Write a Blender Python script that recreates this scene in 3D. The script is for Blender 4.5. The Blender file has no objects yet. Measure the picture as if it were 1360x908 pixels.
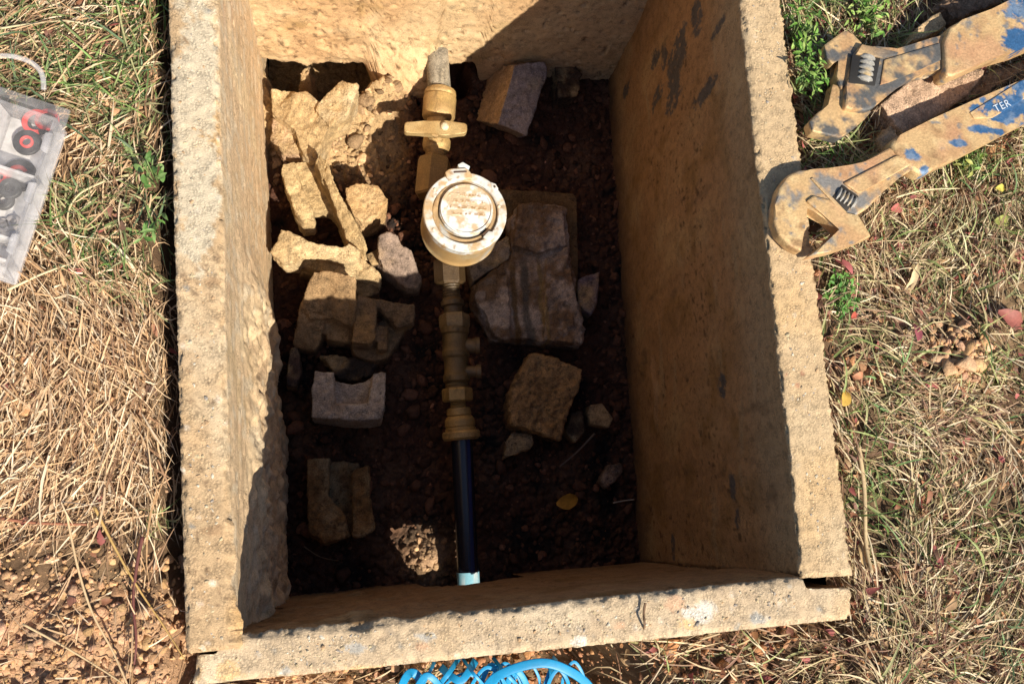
import bpy, bmesh, math, random
import numpy as np
from mathutils import Vector, Matrix, Euler
random.seed(7)
RNG = np.random.default_rng(11)
S = bpy.context.scene
C = S.collection

# ------------------------------------------------------------------ camera
CAM_H = 0.8
FPX, CX, CY, NX, NY = 1200.0, 680.0, 454.0, 475.0, 717.0   # nadir of the lens
_d = np.array([NX-CX, -(NY-CY), -FPX]); _d /= np.linalg.norm(_d)
_up = -_d
_x = np.array([1, 0, 0.]) - _up*_up[0]; _x /= np.linalg.norm(_x)
_y = np.cross(_up, _x)
RM = np.array([_x, _y, _up])
cam_data = bpy.data.cameras.new('camera')
cam = bpy.data.objects.new('camera', cam_data); C.objects.link(cam)
cam_data.sensor_width = 36; cam_data.lens = FPX/1360*36
cam_data.clip_start = 0.02; cam_data.clip_end = 500
M4 = Matrix([list(RM[i])+[0] for i in range(3)]+[[0, 0, 0, 1]])
cam.matrix_world = Matrix.Translation((0, 0, CAM_H)) @ M4
S.camera = cam

# ------------------------------------------------------------------ light
SX, SY = 0.55, 0.90             # metres a shadow travels (left, away) per metre of drop
sun_vec = Vector((SX, -SY, 1)).normalized()
elev = math.asin(sun_vec.z)
W = bpy.data.worlds.new('World'); S.world = W; W.use_nodes = True
nt = W.node_tree; bg = nt.nodes['Background']
sky = nt.nodes.new('ShaderNodeTexSky'); sky.sky_type = 'NISHITA'; sky.sun_disc = False
sky.sun_elevation = elev
sky.sun_rotation = math.atan2(sun_vec.x, sun_vec.y)
nt.links.new(sky.outputs[0], bg.inputs[0]); bg.inputs[1].default_value = 0.075
sl = bpy.data.lights.new('sun', 'SUN'); sl.energy = 5.0; sl.angle = math.radians(0.5); sl.color = (1, 0.91, 0.76)
sun = bpy.data.objects.new('sun', sl); C.objects.link(sun)
sun.rotation_euler = sun_vec.to_track_quat('Z', 'Y').to_euler()
S.view_settings.view_transform = 'Standard'; S.view_settings.look = 'None'
S.view_settings.exposure = 0.72; S.view_settings.gamma = 1

# ------------------------------------------------------------------ geometry helpers
def at(px, py, z=0.0):
    v = RM @ np.array([px-CX, -(py-CY), -FPX])
    t = (z-CAM_H)/v[2]
    return np.array([v[0]*t, v[1]*t, z])
def mp(ox, oy, s, pts):
    return [(ox+s*a, oy+s*b) for a, b in pts]

def _h(ix, iy, iz, seed):
    a = (ix.astype(np.int64)*374761393 + iy.astype(np.int64)*668265263 + iz.astype(np.int64)*2147483647 + seed*974711) & 0xffffffff
    a = ((a ^ (a >> 13))*1274126177) & 0xffffffff
    a = ((a ^ (a >> 16))*2246822519) & 0xffffffff
    return ((a ^ (a >> 15)) & 0xffffff)/float(0xffffff)
def vn(p, f, seed=0):
    q = p*f; i = np.floor(q); w = q-i; w = w*w*(3-2*w); i = i.astype(np.int64)
    r = 0
    for dx in (0, 1):
        for dy in (0, 1):
            for dz in (0, 1):
                k = _h(i[:, 0]+dx, i[:, 1]+dy, i[:, 2]+dz, seed)
                r = r + k*(w[:, 0] if dx else 1-w[:, 0])*(w[:, 1] if dy else 1-w[:, 1])*(w[:, 2] if dz else 1-w[:, 2])
    return r*2-1
def fbm(p, f, o=4, seed=0, g=0.5):
    r = 0; a = 1; t = 0
    for k in range(o):
        r = r+a*vn(p+k*3.7, f*2**k, seed+k*17); t += a; a *= g
    return r/t
def cell(p, f, seed=0):
    q = p*f; i = np.floor(q).astype(np.int64)
    d1 = np.full(len(p), 9.); d2 = np.full(len(p), 9.); idv = np.zeros(len(p))
    zs = (-1, 0, 1)
    for dx in (-1, 0, 1):
        for dy in (-1, 0, 1):
            for dz in zs:
                a, b, c = i[:, 0]+dx, i[:, 1]+dy, i[:, 2]+dz
                fx = a+_h(a, b, c, seed); fy = b+_h(a, b, c, seed+1); fz = c+_h(a, b, c, seed+2)
                d = np.sqrt((q[:, 0]-fx)**2+(q[:, 1]-fy)**2+(q[:, 2]-fz)**2)
                m = d < d1
                d2 = np.where(m, d1, np.minimum(d2, d))
                idv = np.where(m, _h(a, b, c, seed+3), idv)
                d1 = np.minimum(d1, d)
    return d1, d2, idv
def ss(a, b, x):
    t = np.clip((x-a)/(b-a), 0, 1); return t*t*(3-2*t)
def mixc(c, d, t):
    return c*(1-t[:, None])+np.array(d)*t[:, None]

def setcol(me, cols):
    a = me.color_attributes.new('Col', 'FLOAT_COLOR', 'POINT')
    c = np.ones((len(me.vertices), 4), np.float32); c[:, :3] = np.clip(cols, 0, 1)
    a.data.foreach_set('color', c.ravel())
def link(name, me, mat, parent=None, smooth=True):
    o = bpy.data.objects.new(name, me); C.objects.link(o)
    if mat: me.materials.append(mat)
    if smooth: me.polygons.foreach_set('use_smooth', [True]*len(me.polygons))
    if parent is not None:
        o.parent = parent
        o.location = -(Vector(parent.location) if parent.parent is None else Vector(parent.location)+Vector(parent.parent.location))
    return o
def npmesh(name, V, F):
    V = np.asarray(V, np.float32); F = np.asarray(F, np.int32)
    me = bpy.data.meshes.new(name); n = F.shape[1]
    me.vertices.add(len(V)); me.vertices.foreach_set('co', V.ravel())
    me.loops.add(F.size); me.loops.foreach_set('vertex_index', F.ravel())
    me.polygons.add(len(F)); me.polygons.foreach_set('loop_start', np.arange(0, F.size, n, dtype=np.int32))
    me.update(calc_edges=True); me.validate()
    return me
def tag(o, label=None, cat=None, group=None, kind=None):
    if label: o['label'] = label
    if cat: o['category'] = cat
    if group: o['group'] = group
    if kind: o['kind'] = kind
    return o
def empty(name, loc, label, cat, group=None):
    o = bpy.data.objects.new(name, None); C.objects.link(o); o.location = loc; o.empty_display_size = .02
    return tag(o, label, cat, group)

# ------------------------------------------------------------------ materials
def mat(name, rough=0.9, bump=0.4, scale=500, metal=0.0, spec=0.3, translucent=0.0, speck=0.25, grain=None, coat=0, base=None):
    m = bpy.data.materials.new(name); m.use_nodes = True; n = m.node_tree.nodes; l = m.node_tree.links
    b = n['Principled BSDF']; b.inputs['Roughness'].default_value = rough; b.inputs['Metallic'].default_value = metal
    b.inputs['Specular IOR Level'].default_value = spec
    tc = n.new('ShaderNodeTexCoord')
    if base is None:
        at_ = n.new('ShaderNodeAttribute'); at_.attribute_name = 'Col'; colout = at_.outputs['Color']
    else:
        rgb = n.new('ShaderNodeRGB'); rgb.outputs[0].default_value = (*base, 1); colout = rgb.outputs[0]
    n1 = n.new('ShaderNodeTexNoise'); n1.inputs['Scale'].default_value = scale; n1.inputs['Detail'].default_value = 6; n1.inputs['Roughness'].default_value = .72
    l.new(tc.outputs['Object'], n1.inputs['Vector'])
    mr = n.new('ShaderNodeMapRange'); mr.inputs[1].default_value = .3; mr.inputs[2].default_value = .7
    mr.inputs[3].default_value = 1-speck; mr.inputs[4].default_value = 1+speck
    l.new(n1.outputs[0], mr.inputs[0])
    n2 = n.new('ShaderNodeTexNoise'); n2.inputs['Scale'].default_value = scale*.17; n2.inputs['Detail'].default_value = 4
    l.new(tc.outputs['Object'], n2.inputs['Vector'])
    mr2 = n.new('ShaderNodeMapRange'); mr2.inputs[1].default_value = .3; mr2.inputs[2].default_value = .7
    mr2.inputs[3].default_value = 1-speck*.4; mr2.inputs[4].default_value = 1+speck*.4
    l.new(n2.outputs[0], mr2.inputs[0])
    mu = n.new('ShaderNodeMath'); mu.operation = 'MULTIPLY'; l.new(mr.outputs[0], mu.inputs[0]); l.new(mr2.outputs[0], mu.inputs[1])
    vm = n.new('ShaderNodeVectorMath'); vm.operation = 'SCALE'; l.new(colout, vm.inputs[0]); l.new(mu.outputs[0], vm.inputs['Scale'])
    l.new(vm.outputs[0], b.inputs['Base Color'])
    hgt_out = n1.outputs[0]
    if grain:
        vo = n.new('ShaderNodeTexVoronoi'); vo.inputs['Scale'].default_value = grain; vo.inputs['Randomness'].default_value = 1
        dst = n.new('ShaderNodeVectorMath'); dst.operation = 'MULTIPLY_ADD'; dst.inputs[1].default_value = (.004,)*3
        l.new(n1.outputs['Color'], dst.inputs[0]); l.new(tc.outputs['Object'], dst.inputs[2]); l.new(dst.outputs[0], vo.inputs['Vector'])
        g = n.new('ShaderNodeMapRange'); g.inputs[1].default_value = .15; g.inputs[2].default_value = .75; g.inputs[3].default_value = 1.14; g.inputs[4].default_value = .66
        l.new(vo.outputs['Distance'], g.inputs[0])
        n3 = n.new('ShaderNodeTexNoise'); n3.inputs['Scale'].default_value = grain*.22; n3.inputs['Detail'].default_value = 3
        l.new(tc.outputs['Object'], n3.inputs['Vector'])
        g3 = n.new('ShaderNodeMapRange'); g3.inputs[1].default_value = .38; g3.inputs[2].default_value = .62; l.new(n3.outputs[0], g3.inputs[0])
        gm = n.new('ShaderNodeMix'); gm.data_type = 'FLOAT'; gm.inputs[2].default_value = 1.0
        l.new(g3.outputs[0], gm.inputs[0]); l.new(g.outputs[0], gm.inputs[3])
        vs = n.new('ShaderNodeVectorMath'); vs.operation = 'SCALE'; l.new(vm.outputs[0], vs.inputs[0]); l.new(gm.outputs[0], vs.inputs['Scale'])
        l.new(vs.outputs[0], b.inputs['Base Color'])
        hm = n.new('ShaderNodeMath'); hm.operation = 'MULTIPLY_ADD'; hm.inputs[1].default_value = .9
        l.new(gm.outputs[0], hm.inputs[0]); l.new(n1.outputs[0], hm.inputs[2]); hgt_out = hm.outputs[0]
    if bump:
        bp = n.new('ShaderNodeBump'); bp.inputs['Strength'].default_value = bump; bp.inputs['Distance'].default_value = 1.0/scale
        l.new(hgt_out, bp.inputs['Height']); l.new(bp.outputs[0], b.inputs['Normal'])
    if translucent:
        t = n.new('ShaderNodeBsdfTranslucent'); l.new(vm.outputs[0], t.inputs[0])
        mx = n.new('ShaderNodeMixShader'); mx.inputs[0].default_value = translucent
        l.new(b.outputs[0], mx.inputs[1]); l.new(t.outputs[0], mx.inputs[2]); l.new(mx.outputs[0], n['Material Output'].inputs[0])
    return m
M_CONC = mat('rough_concrete', .95, .9, 800, speck=.22, grain=460)
M_MUDWALL = mat('mud_coated_concrete', .85, .35, 260, speck=.14)
M_SOIL = mat('soil', .95, .8, 330, speck=.3)
M_WET = mat('wet_soil', .8, .8, 500, speck=.4, spec=.25, grain=300)
M_STONE = mat('broken_concrete', .92, 1.0, 620, speck=.55, grain=400)
M_STRAW = mat('dry_straw', .6, 0, 300, translucent=.22, speck=.2, spec=.35)
M_GRASS = mat('green_grass', .55, 0, 300, translucent=.3, speck=.2, spec=.4)
M_BRASS = mat('dirty_brass', .42, .5, 500, metal=.3, spec=.5, speck=.35)
M_METER = mat('muddy_enamel', .45, .25, 400, spec=.5, speck=.12)
M_STEEL = mat('muddy_tool_steel', .55, .35, 350, metal=.3, spec=.5, speck=.25)
M_PIPE = mat('black_polythene', .25, .08, 300, spec=.6, speck=.1)
M_RUB = mat('rubber', .5, .1, 300, spec=.4, speck=.1)
M_BLUE = mat('blue_plastic', .45, .05, 200, translucent=.25, spec=.5, speck=.1)

def clear_plastic(name, dens, tint=(.78, .75, .76)):
    m = bpy.data.materials.new(name); m.use_nodes = True; n = m.node_tree.nodes; l = m.node_tree.links
    b = n['Principled BSDF']; b.inputs['Base Color'].default_value = (*tint, 1); b.inputs['Roughness'].default_value = .25
    t = n.new('ShaderNodeBsdfTransparent'); t.inputs[0].default_value = (.96, .96, .96, 1)
    tc = n.new('ShaderNodeTexCoord'); ns = n.new('ShaderNodeTexNoise'); ns.inputs['Scale'].default_value = 90; ns.inputs['Detail'].default_value = 5
    l.new(tc.outputs['Object'], ns.inputs['Vector'])
    mr = n.new('ShaderNodeMapRange'); mr.inputs[1].default_value = .35; mr.inputs[2].default_value = .7; mr.inputs[3].default_value = dens*.7; mr.inputs[4].default_value = min(1, dens*1.5)
    l.new(ns.outputs[0], mr.inputs[0])
    mx = n.new('ShaderNodeMixShader'); l.new(mr.outputs[0], mx.inputs[0])
    l.new(t.outputs[0], mx.inputs[1]); l.new(b.outputs[0], mx.inputs[2]); l.new(mx.outputs[0], n['Material Output'].inputs[0])
    return m
M_CLEAR = clear_plastic('clear_plastic', .06)
M_CLEAR2 = clear_plastic('clear_plastic_thick', .22)
M_CLEAR3 = clear_plastic('milky_plastic', .5, (.86, .83, .82))

# ------------------------------------------------------------------ the box: world layout in metres
FLOOR = -0.52
def lerp(a, b, t): return a+(b-a)*t
LI0, LI1 = at(309, 840)[:2], at(293, 150)[:2]      # left slab, inner top edge (front, back)
dL = (LI1-LI0)/np.linalg.norm(LI1-LI0)
RI0, RI1 = at(1062, 762)[:2], at(985, 0)[:2]
dR = (RI1-RI0)/np.linalg.norm(RI1-RI0)
BACK_Y = 0.722
def on(p, d, y): return p+d*((y-p[1])/d[1])

def box_grid(L, T, D, res):
    """closed box shell, u in 0..L, v in 0..T, w in 0..-D, res=(ru,rv,rw); welded"""
    nu, nv, nw = [max(2, int(round(a/r))) for a, r in zip((L, T, D), res)]
    idx = {}; V = []; F = []
    def vid(i, j, k):
        key = (i, j, k)
        if key not in idx:
            idx[key] = len(V); V.append(key)
        return idx[key]
    for k, fl in ((0, 0), (nw, 1)):
        for i in range(nu):
            for j in range(nv):
                q = [vid(i, j, k), vid(i+1, j, k), vid(i+1, j+1, k), vid(i, j+1, k)]
                F.append(q[::-1] if fl else q)
    for j, fl in ((0, 0), (nv, 1)):
        for i in range(nu):
            for k in range(nw):
                q = [vid(i, j, k), vid(i, j, k+1), vid(i+1, j, k+1), vid(i+1, j, k)]
                F.append(q[::-1] if fl else q)
    for i, fl in ((0, 1), (nu, 0)):
        for j in range(nv):
            for k in range(nw):
                q = [vid(i, j, k), vid(i, j, k+1), vid(i, j+1, k+1), vid(i, j+1, k)]
                F.append(q[::-1] if fl else q)
    return np.array(V, float)/np.array([nu, nv, nw]), np.array(F)

def slab(name, label, c, D, res, seed, inner, extra=None, colour=None, leanb=None):
    """c: four top corners (xy) a(u0,v0) b(u1,v0) c(u1,v1) d(u0,v1) at z=0; v=inner face side (0 or 1)"""
    a, b, cc, d = [np.array(q[:2]) for q in c]
    L = np.linalg.norm(b-a); T = np.linalg.norm(d-a)
    P_, F = box_grid(L, T, D, res)
    u, v, w = P_.T
    xy = (a*(1-u)[:, None]+b*u[:, None])*(1-v)[:, None]+(d*(1-u)[:, None]+cc*u[:, None])*v[:, None]
    if leanb is not None: xy = xy+np.outer(w, leanb)
    X = np.column_stack([xy, -w*D])
    ul, vl, wl = u*L, v*T, w*D
    eu, ev, ew = np.minimum(ul, L-ul), np.minimum(vl, T-vl), np.minimum(wl, D-wl)
    # rough skin
    rough = (fbm(X, 230, 2, seed)*.0008+fbm(X, 90, 2, seed+4)*.0003)*(.4+.9*ss(-.3,.4,fbm(X, 20, 2, seed+6)))+fbm(X, 24, 2, seed+5)*.0004
    nd = np.zeros_like(X)
    nv_ = (d-a)/T; nu_ = (b-a)/L
    fv = np.where(v < .001, -1, np.where(v > .999, 1, 0)); fu = np.where(u < .001, -1, np.where(u > .999, 1, 0)); fw = np.where(w < .001, 1, np.where(w > .999, -1, 0))
    nd[:, :2] += np.outer(fv, nv_)+np.outer(fu, nu_); nd[:, 2] += fw
    nd /= np.maximum(np.linalg.norm(nd, axis=1), 1e-6)[:, None]
    X = X+nd*rough[:, None]
    # chipped, rounded edges
    e2 = np.sort(np.column_stack([np.where(fu != 0, 0, eu), np.where(fv != 0, 0, ev), np.where(fw != 0, 0, ew)]), axis=1)[:, 1]
    chip = np.clip(fbm(X, 190, 3, seed+9, .9)*1.5+.35, -.1, 1.5)
    big = ss(.35, .8, fbm(X, 22, 3, seed+20))
    amt = (1-ss(0, .0045, e2))*(.0006+.0034*chip)+(1-ss(0, .012, e2))*.0042*big
    inward = np.zeros_like(X)
    cen = np.column_stack([((a+b+cc+d)/4)[None, :].repeat(len(X), 0)])
    inward[:, :2] = np.outer(np.where(vl < T/2, 1, -1)*(ev < .013), nv_)+np.outer(np.where(ul < L/2, 1, -1)*(eu < .013), nu_)
    inward[:, 2] = -1.0*(wl < .013)
    X = X+inward*amt[:, None]
    if extra: X = extra(X, u, v, w, ul, vl, wl, nd, nv_)
    me = npmesh(name, X, F)
    col = colour(X, u, v, w, ul, vl, wl)
    setcol(me, col)
    o = link(name, me, M_CONC)
    tag(o, label, 'concrete slab', 'concrete slabs forming the meter pit')
    return o

def top_tint(X, seed):
    n = fbm(X, 18, 4, seed); c = np.tile(np.array([.49, .375, .235]), (len(X), 1))
    c = mixc(c, (.56, .47, .33), ss(-.1, .5, n))
    c = mixc(c, (.41, .33, .22), ss(.15, .6, fbm(X, 26, 4, seed+3))*.8)
    c = mixc(c, (.56, .38, .18), ss(.1, .6, fbm(X, 14, 3, seed+4)))
    # pale and dark aggregate, worm holes
    d1, d2, idv = cell(X, 130, seed)
    c = c*(1+.22*(idv-.5))[:, None]
    c = c*(1+.10*fbm(X, 9, 2, seed+40))[:, None]
    c = mixc(c, (.68, .63, .54), (idv > .965)*ss(.5, .2, d1))
    c = mixc(c, (.25, .27, .27), (idv < .03)*ss(.5, .2, d1))
    c = mixc(c, (.10, .06, .035), ((idv > .5) & (idv < .53))*ss(.35, .15, d1)*.8)
    c = mixc(c, (.16, .11, .07), ss(.38, .55, fbm(X, 190, 2, seed+31))*.6)
    c = mixc(c, (.44, .30, .17), ss(.1, .5, fbm(X, 45, 4, seed+33, .7))*.35)
    return c*np.array([1.0, .905, .83])
OCHRE = np.array([.52, .33, .175])
def inner_tint(X, seed):
    n = fbm(X*np.array([1, 1, .5]), 14, 4, seed)
    c = np.tile(OCHRE, (len(X), 1))
    c = mixc(c, (.60, .43, .24), ss(0, .5, n))
    c = mixc(c, (.40, .25, .11), ss(.05, .55, fbm(X, 25, 4, seed+2)))
    c = c*(1+.16*fbm(X*np.array([1, 1, .12]), 90, 3, seed+6))[:, None]
    c = mixc(c, (.56, .46, .30), ss(.2, .6, fbm(X*np.array([1, .5, 1.6]), 30, 4, seed+7))*.5)
    c = mixc(c, (.15, .09, .045), ss(.36, .5, fbm(X, 170, 2, seed+8))*ss(-.1, .3, fbm(X, 10, 2, seed+9))*.8)
    return c

def blob(X, spots, warp=.012, seed=3):
    """soft union of ellipsoid marks at world points [(x,y,z,rx,ry,rz)] with ragged rims -> 0..1"""
    r = np.zeros(len(X)); k = fbm(X*np.array([1, 1, .6]), 80, 5, seed, .7)*1.15
    for (x, y, z, a, b, c) in spots:
        d = np.sqrt(((X[:, 0]-x)/a)**2+((X[:, 1]-y)/b)**2+((X[:, 2]-z)/c)**2)
        r = np.maximum(r, ss(.15, -.12, d-1+k*1.0))
    return r

def hit(px, py, p, d, lean=0.0):
    """point of the vertical wall plane through p along d seen at a pixel"""
    v = RM @ np.array([px-CX, -(py-CY), -FPX]); n = np.array([-d[1], d[0]])
    t = np.dot(p, n)/np.dot(v[:2], n)
    return np.array([v[0]*t, v[1]*t, CAM_H+v[2]*t])

# --- left slab (thickness towards -x)
TL = .049
nL = np.array([-dL[1], dL[0]])      # to the left
la = at(320, 862)[:2]; la = on(LI0, dL, la[1]); lb = on(LI0, dL, BACK_Y+.05)
T0 = np.linalg.norm(at(246, 868)[:2]-on(LI0, dL, at(246, 868)[1]))
def left_extra(X, u, v, w, ul, vl, wl, nd, nv_):
    inn = ss(.0012, 0, vl)
    out = -nv_
    y = X[:, 1]
    # form-board ridges running along the slab
    rid = .0005*np.sin(wl*230+.8*fbm(X, 6, 2, 8))*ss(.0, .02, wl)+.0012*vn(np.column_stack([wl*0+1, y*.25, wl]), 45, 4)
    mudmask = ss(.34, .26, y)*ss(.08, .2, wl)*ss(-.3, .3, fbm(X, 16, 3, 77)+.25)
    mudmask2 = ss(-.02, -.05, y)*0+ss(.36, .40, y)*0
    mud = mudmask*(.004+.011*np.clip(fbm(X, 55, 4, 31)+.45, 0, 1.4))
    rim = (1-ss(0, .02, wl))*ss(.06, -.02, y)*.009*np.clip(fbm(X, 60, 3, 44)+.4, 0, 1)
    pits = ss(.35, .6, fbm(X, 130, 3, 12))*ss(.05, .15, fbm(X, 12, 2, 5))*.003
    amt = inn*(rid+mud+rim-pits)
    X = X.copy(); X[:, :2] += np.outer(amt, out)
    return X
def left_col(X, u, v, w, ul, vl, wl):
    t = ss(.002, .0, vl)*ss(.0, .006, wl)
    a = top_tint(X, 50); b = inner_tint(X, 60)
    # lime-grey formwork strips on the inner face
    st = ss(.1, .6, vn(np.column_stack([wl*0, X[:, 1]*1.5, wl]), 60, 9))
    b = mixc(b, (.52, .43, .31), st*.7)
    b = mixc(b, (.46, .24, .13), ss(.35, .7, fbm(X, 40, 3, 91))*.6)
    dirt = blob(X, [(*hit(282, 702, LI0+nL*.02, dL)[:2], 0, .012, .012, .02)])*.0
    a = mixc(a, (.35, .22, .12), blob(X, [(*at(276, 705), .011, .006, .01), (*at(246, 730), .004, .003, .01), (*at(283, 375), .006, .004, .01)])*.75)
    a = mixc(a, (.60, .53, .40), blob(X, [(*at(262, 110), .022, .09, .01), (*at(265, 240), .02, .07, .01)], seed=6)*.7)
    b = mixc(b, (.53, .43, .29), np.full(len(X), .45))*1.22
    return a*(1-t)[:, None]+b*t[:, None]
slab('concrete_slab', 'long rough concrete slab forming the left side of the pit, its inner face sunlit', [la, lb, lb+nL*TL, la+nL*T0], .56, (.0024, .0024, .0028), 1, 0, left_extra, left_col)

# --- right slab (thickness to +x), leans out 1 cm at its foot
nR = np.array([dR[1], -dR[0]])
ra = on(RI0, dR, at(1062, 768)[1]); rb = on(RI0, dR, BACK_Y+.03)
TR0 = np.linalg.norm(at(1133, 768)[:2]-ra); TR1 = at(1036, 0)[0]-at(985, 0)[0]
def right_extra(X, u, v, w, ul, vl, wl, nd, nv_):
    inn = ss(.0012, 0, vl)
    wav = .003*fbm(X, 7, 2, 5)+.0015*fbm(X*np.array([1, 1, .3]), 40, 3, 15)
    g = hit(870, 520, RI0+nR*.008, dR)
    ledge = .006*np.exp(-((X[:, 2]-(g[2]+.008*np.sin(X[:, 1]*40)))/.005)**2)*ss(.07, .03, np.abs(X[:, 1]-g[1]))
    rim = (1-ss(0, .010, wl))*.003*np.clip(fbm(X, 150, 3, 44)+.1, 0, 1)
    knob = hit(852, 490, RI0+nR*.008, dR)
    kn = .007*np.exp(-(np.sum((X-knob)**2, axis=1))/.00006)
    X = X.copy(); X[:, :2] += np.outer(inn*(wav+ledge+rim+kn), -nv_)
    return X
def rsp(*pts):
    return [(*hit(px, py, RI0+nR*.004, dR), .03, a, b) for px, py, a, b in pts]
def right_col(X, u, v, w, ul, vl, wl):
    t = ss(.002, .0, vl)*ss(.0, .005, wl)
    a = top_tint(X, 150)
    a = mixc(a, (.52, .385, .23), np.full(len(X), .6))
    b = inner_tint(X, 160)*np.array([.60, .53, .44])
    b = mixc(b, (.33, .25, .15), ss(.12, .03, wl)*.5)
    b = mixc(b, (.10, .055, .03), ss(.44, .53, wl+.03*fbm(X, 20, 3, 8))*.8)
    st = rsp((925, 20, .022, .018), (905, 60, .028, .022), (895, 95, .03, .03), (880, 80, .02, .012), (893, 130, .018, .03), (868, 78, .012, .02), (828, 118, .012, .02),
             (935, 125, .01, .04), (870, 130, .012, .03), (955, 40, .006, .02), (960, 512, .013, .010), (982, 690, .010, .007), (975, 650, .012, .007),
             (890, 725, .016, .008))
    b = mixc(b, (.075, .07, .065), blob(X, st, seed=21)*ss(-.5, -.05, fbm(X*np.array([1, 1, .5]), 170, 4, 23, .7))*.93)
    b = mixc(b, (.16, .10, .05), ss(.25, .6, fbm(X*np.array([1, 1, .35]), 60, 4, 33))*ss(-.1, .4, fbm(X, 9, 2, 6))*.8)
    a = mixc(a, (.38, .2, .12), ((cell(X, 220, 5)[2] > .97)*1.)*blob(X, [(*at(1075, 500), .02, .008, .01)]))
    return a*(1-t)[:, None]+b*t[:, None]
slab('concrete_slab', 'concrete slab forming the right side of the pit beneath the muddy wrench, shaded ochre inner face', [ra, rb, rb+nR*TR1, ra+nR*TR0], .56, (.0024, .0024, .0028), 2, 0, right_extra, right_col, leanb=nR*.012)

# --- front slab (bottom of the picture)
q0, q1, q2, q3 = at(262, 874)[:2], at(1132, 783)[:2], at(1132, 822)[:2], at(252, 912)[:2]
f_in0, f_in1 = at(340, 842)[:2], at(1050, 765)[:2]
dF = (f_in1-f_in0)/np.linalg.norm(f_in1-f_in0); nF = np.array([dF[1], -dF[0]])
def onx(p, d, x): return p+d*((x-p[0])/d[0])
fa = onx(f_in0, dF, q0[0]); fb = onx(f_in0, dF, q1[0]); TF = .044
fa2, fb2 = q3, q2
HOLE_X = at(605, 770, -.48)[0]
LDX = on(LI0, dL, la[1])
def front_extra(X, u, v, w, ul, vl, wl, nd, nv_):
    inn = ss(.0012, 0, vl)
    X = X.copy()
    # step back where the side slabs butt against it
    x = X[:, 0]
    back = ss(-.106, -.112, x)+ss(ra[0]+.002, ra[0]+.006, x)
    needL = la[1]-.004
    yl = np.where(x < 0, la[1]-.004, at(1100, 781)[1])
    near = (v < .35)
    tgt = np.where(near, np.minimum(X[:, 1], yl-(0.0)*v), X[:, 1])
    X[:, 1] = X[:, 1]*(1-back)+tgt*back
    # arched mouse-hole for the pipe at the foot
    # mud smears and relief on the inner face
    mud = ss(-.2, .4, fbm(X, 18, 3, 70))*ss(.18, .03, np.abs(x-.0))*.006*np.clip(fbm(X, 60, 3, 71)+.6, 0, 1)
    ws = .004*fbm(X, 9, 2, 72)
    rim = (1-ss(0, .010, wl))*.003*np.clip(fbm(X, 140, 3, 73)+.2, 0, 1)-.002*ss(.02,0,wl)
    lft = ss(.06, -.05, x)*(1-ss(0, .05, wl))*.005*np.clip(fbm(X, 90, 4, 74, .7)+.4, 0, 1)*(1-back)
    X[:, :2] += np.outer(inn*(mud+ws+rim+lft), -nv_)
    X[:, 2] -= (w < .5)*ss(-.02, -.09, x)*.006
    return X
def front_col(X, u, v, w, ul, vl, wl):
    t = ss(.003, .0, vl)*ss(.001, .006, wl)
    a = top_tint(X, 250)
    a = mixc(a, (.58, .50, .38), np.full(len(X), .35))
    bl = lambda px, py, rx, ry: (*at(px, py), rx, ry, .01)
    a = mixc(a, (.68, .63, .55), blob(X, [bl(533, 888, .009, .003), bl(770, 850, .006, .005), bl(930, 812, .012, .008)], seed=4)*.9)
    a = mixc(a, (.36, .37, .36), blob(X, [bl(472, 860, .008, .004), bl(570, 845, .008, .004), bl(380, 892, .005, .003), bl(1008, 822, .008, .004)], seed=5)*.7)
    a = mixc(a, (.62, .36, .22), blob(X, [bl(898, 802, .008, .006), bl(825, 830, .004, .003), bl(560, 858, .006, .003)], seed=5)*.6)
    a = mixc(a, (.66, .42, .18), blob(X, [bl(915, 828, .012, .006), bl(480, 895, .02, .006), bl(300, 893, .02, .008)], seed=5)*.6)
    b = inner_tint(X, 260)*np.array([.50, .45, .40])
    return a*(1-t)[:, None]+b*t[:, None]
# built in three lengths welded as one mesh so the pipe hole can be left open
def front_slab():
    D = .56
    P_, F = box_grid(np.linalg.norm(fb-fa), TF, D, (.0024, .0024, .003))
    return None
front = slab('concrete_slab', 'pale pebbly concrete slab across the near end of the pit', [fa, fb, fb2, fa2], .56, (.0024, .0024, .003), 3, 0, front_extra, front_col)
# cut the pipe hole, widened to let sun onto the floor (faces inside the arch removed, tunnel wall added)
hx0, hx1, hz = HOLE_X-.050, HOLE_X+.085, FLOOR+.125
bm = bmesh.new(); bm.from_mesh(front.data)
kill = [f for f in bm.faces if hx0 < f.calc_center_median().x < hx1 and f.calc_center_median().z < hz-.025*abs((f.calc_center_median().x-(hx0+hx1)/2)/((hx1-hx0)/2))**2]
bmesh.ops.delete(bm, geom=kill, context='FACES')
bm.to_mesh(front.data); bm.free()

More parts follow.
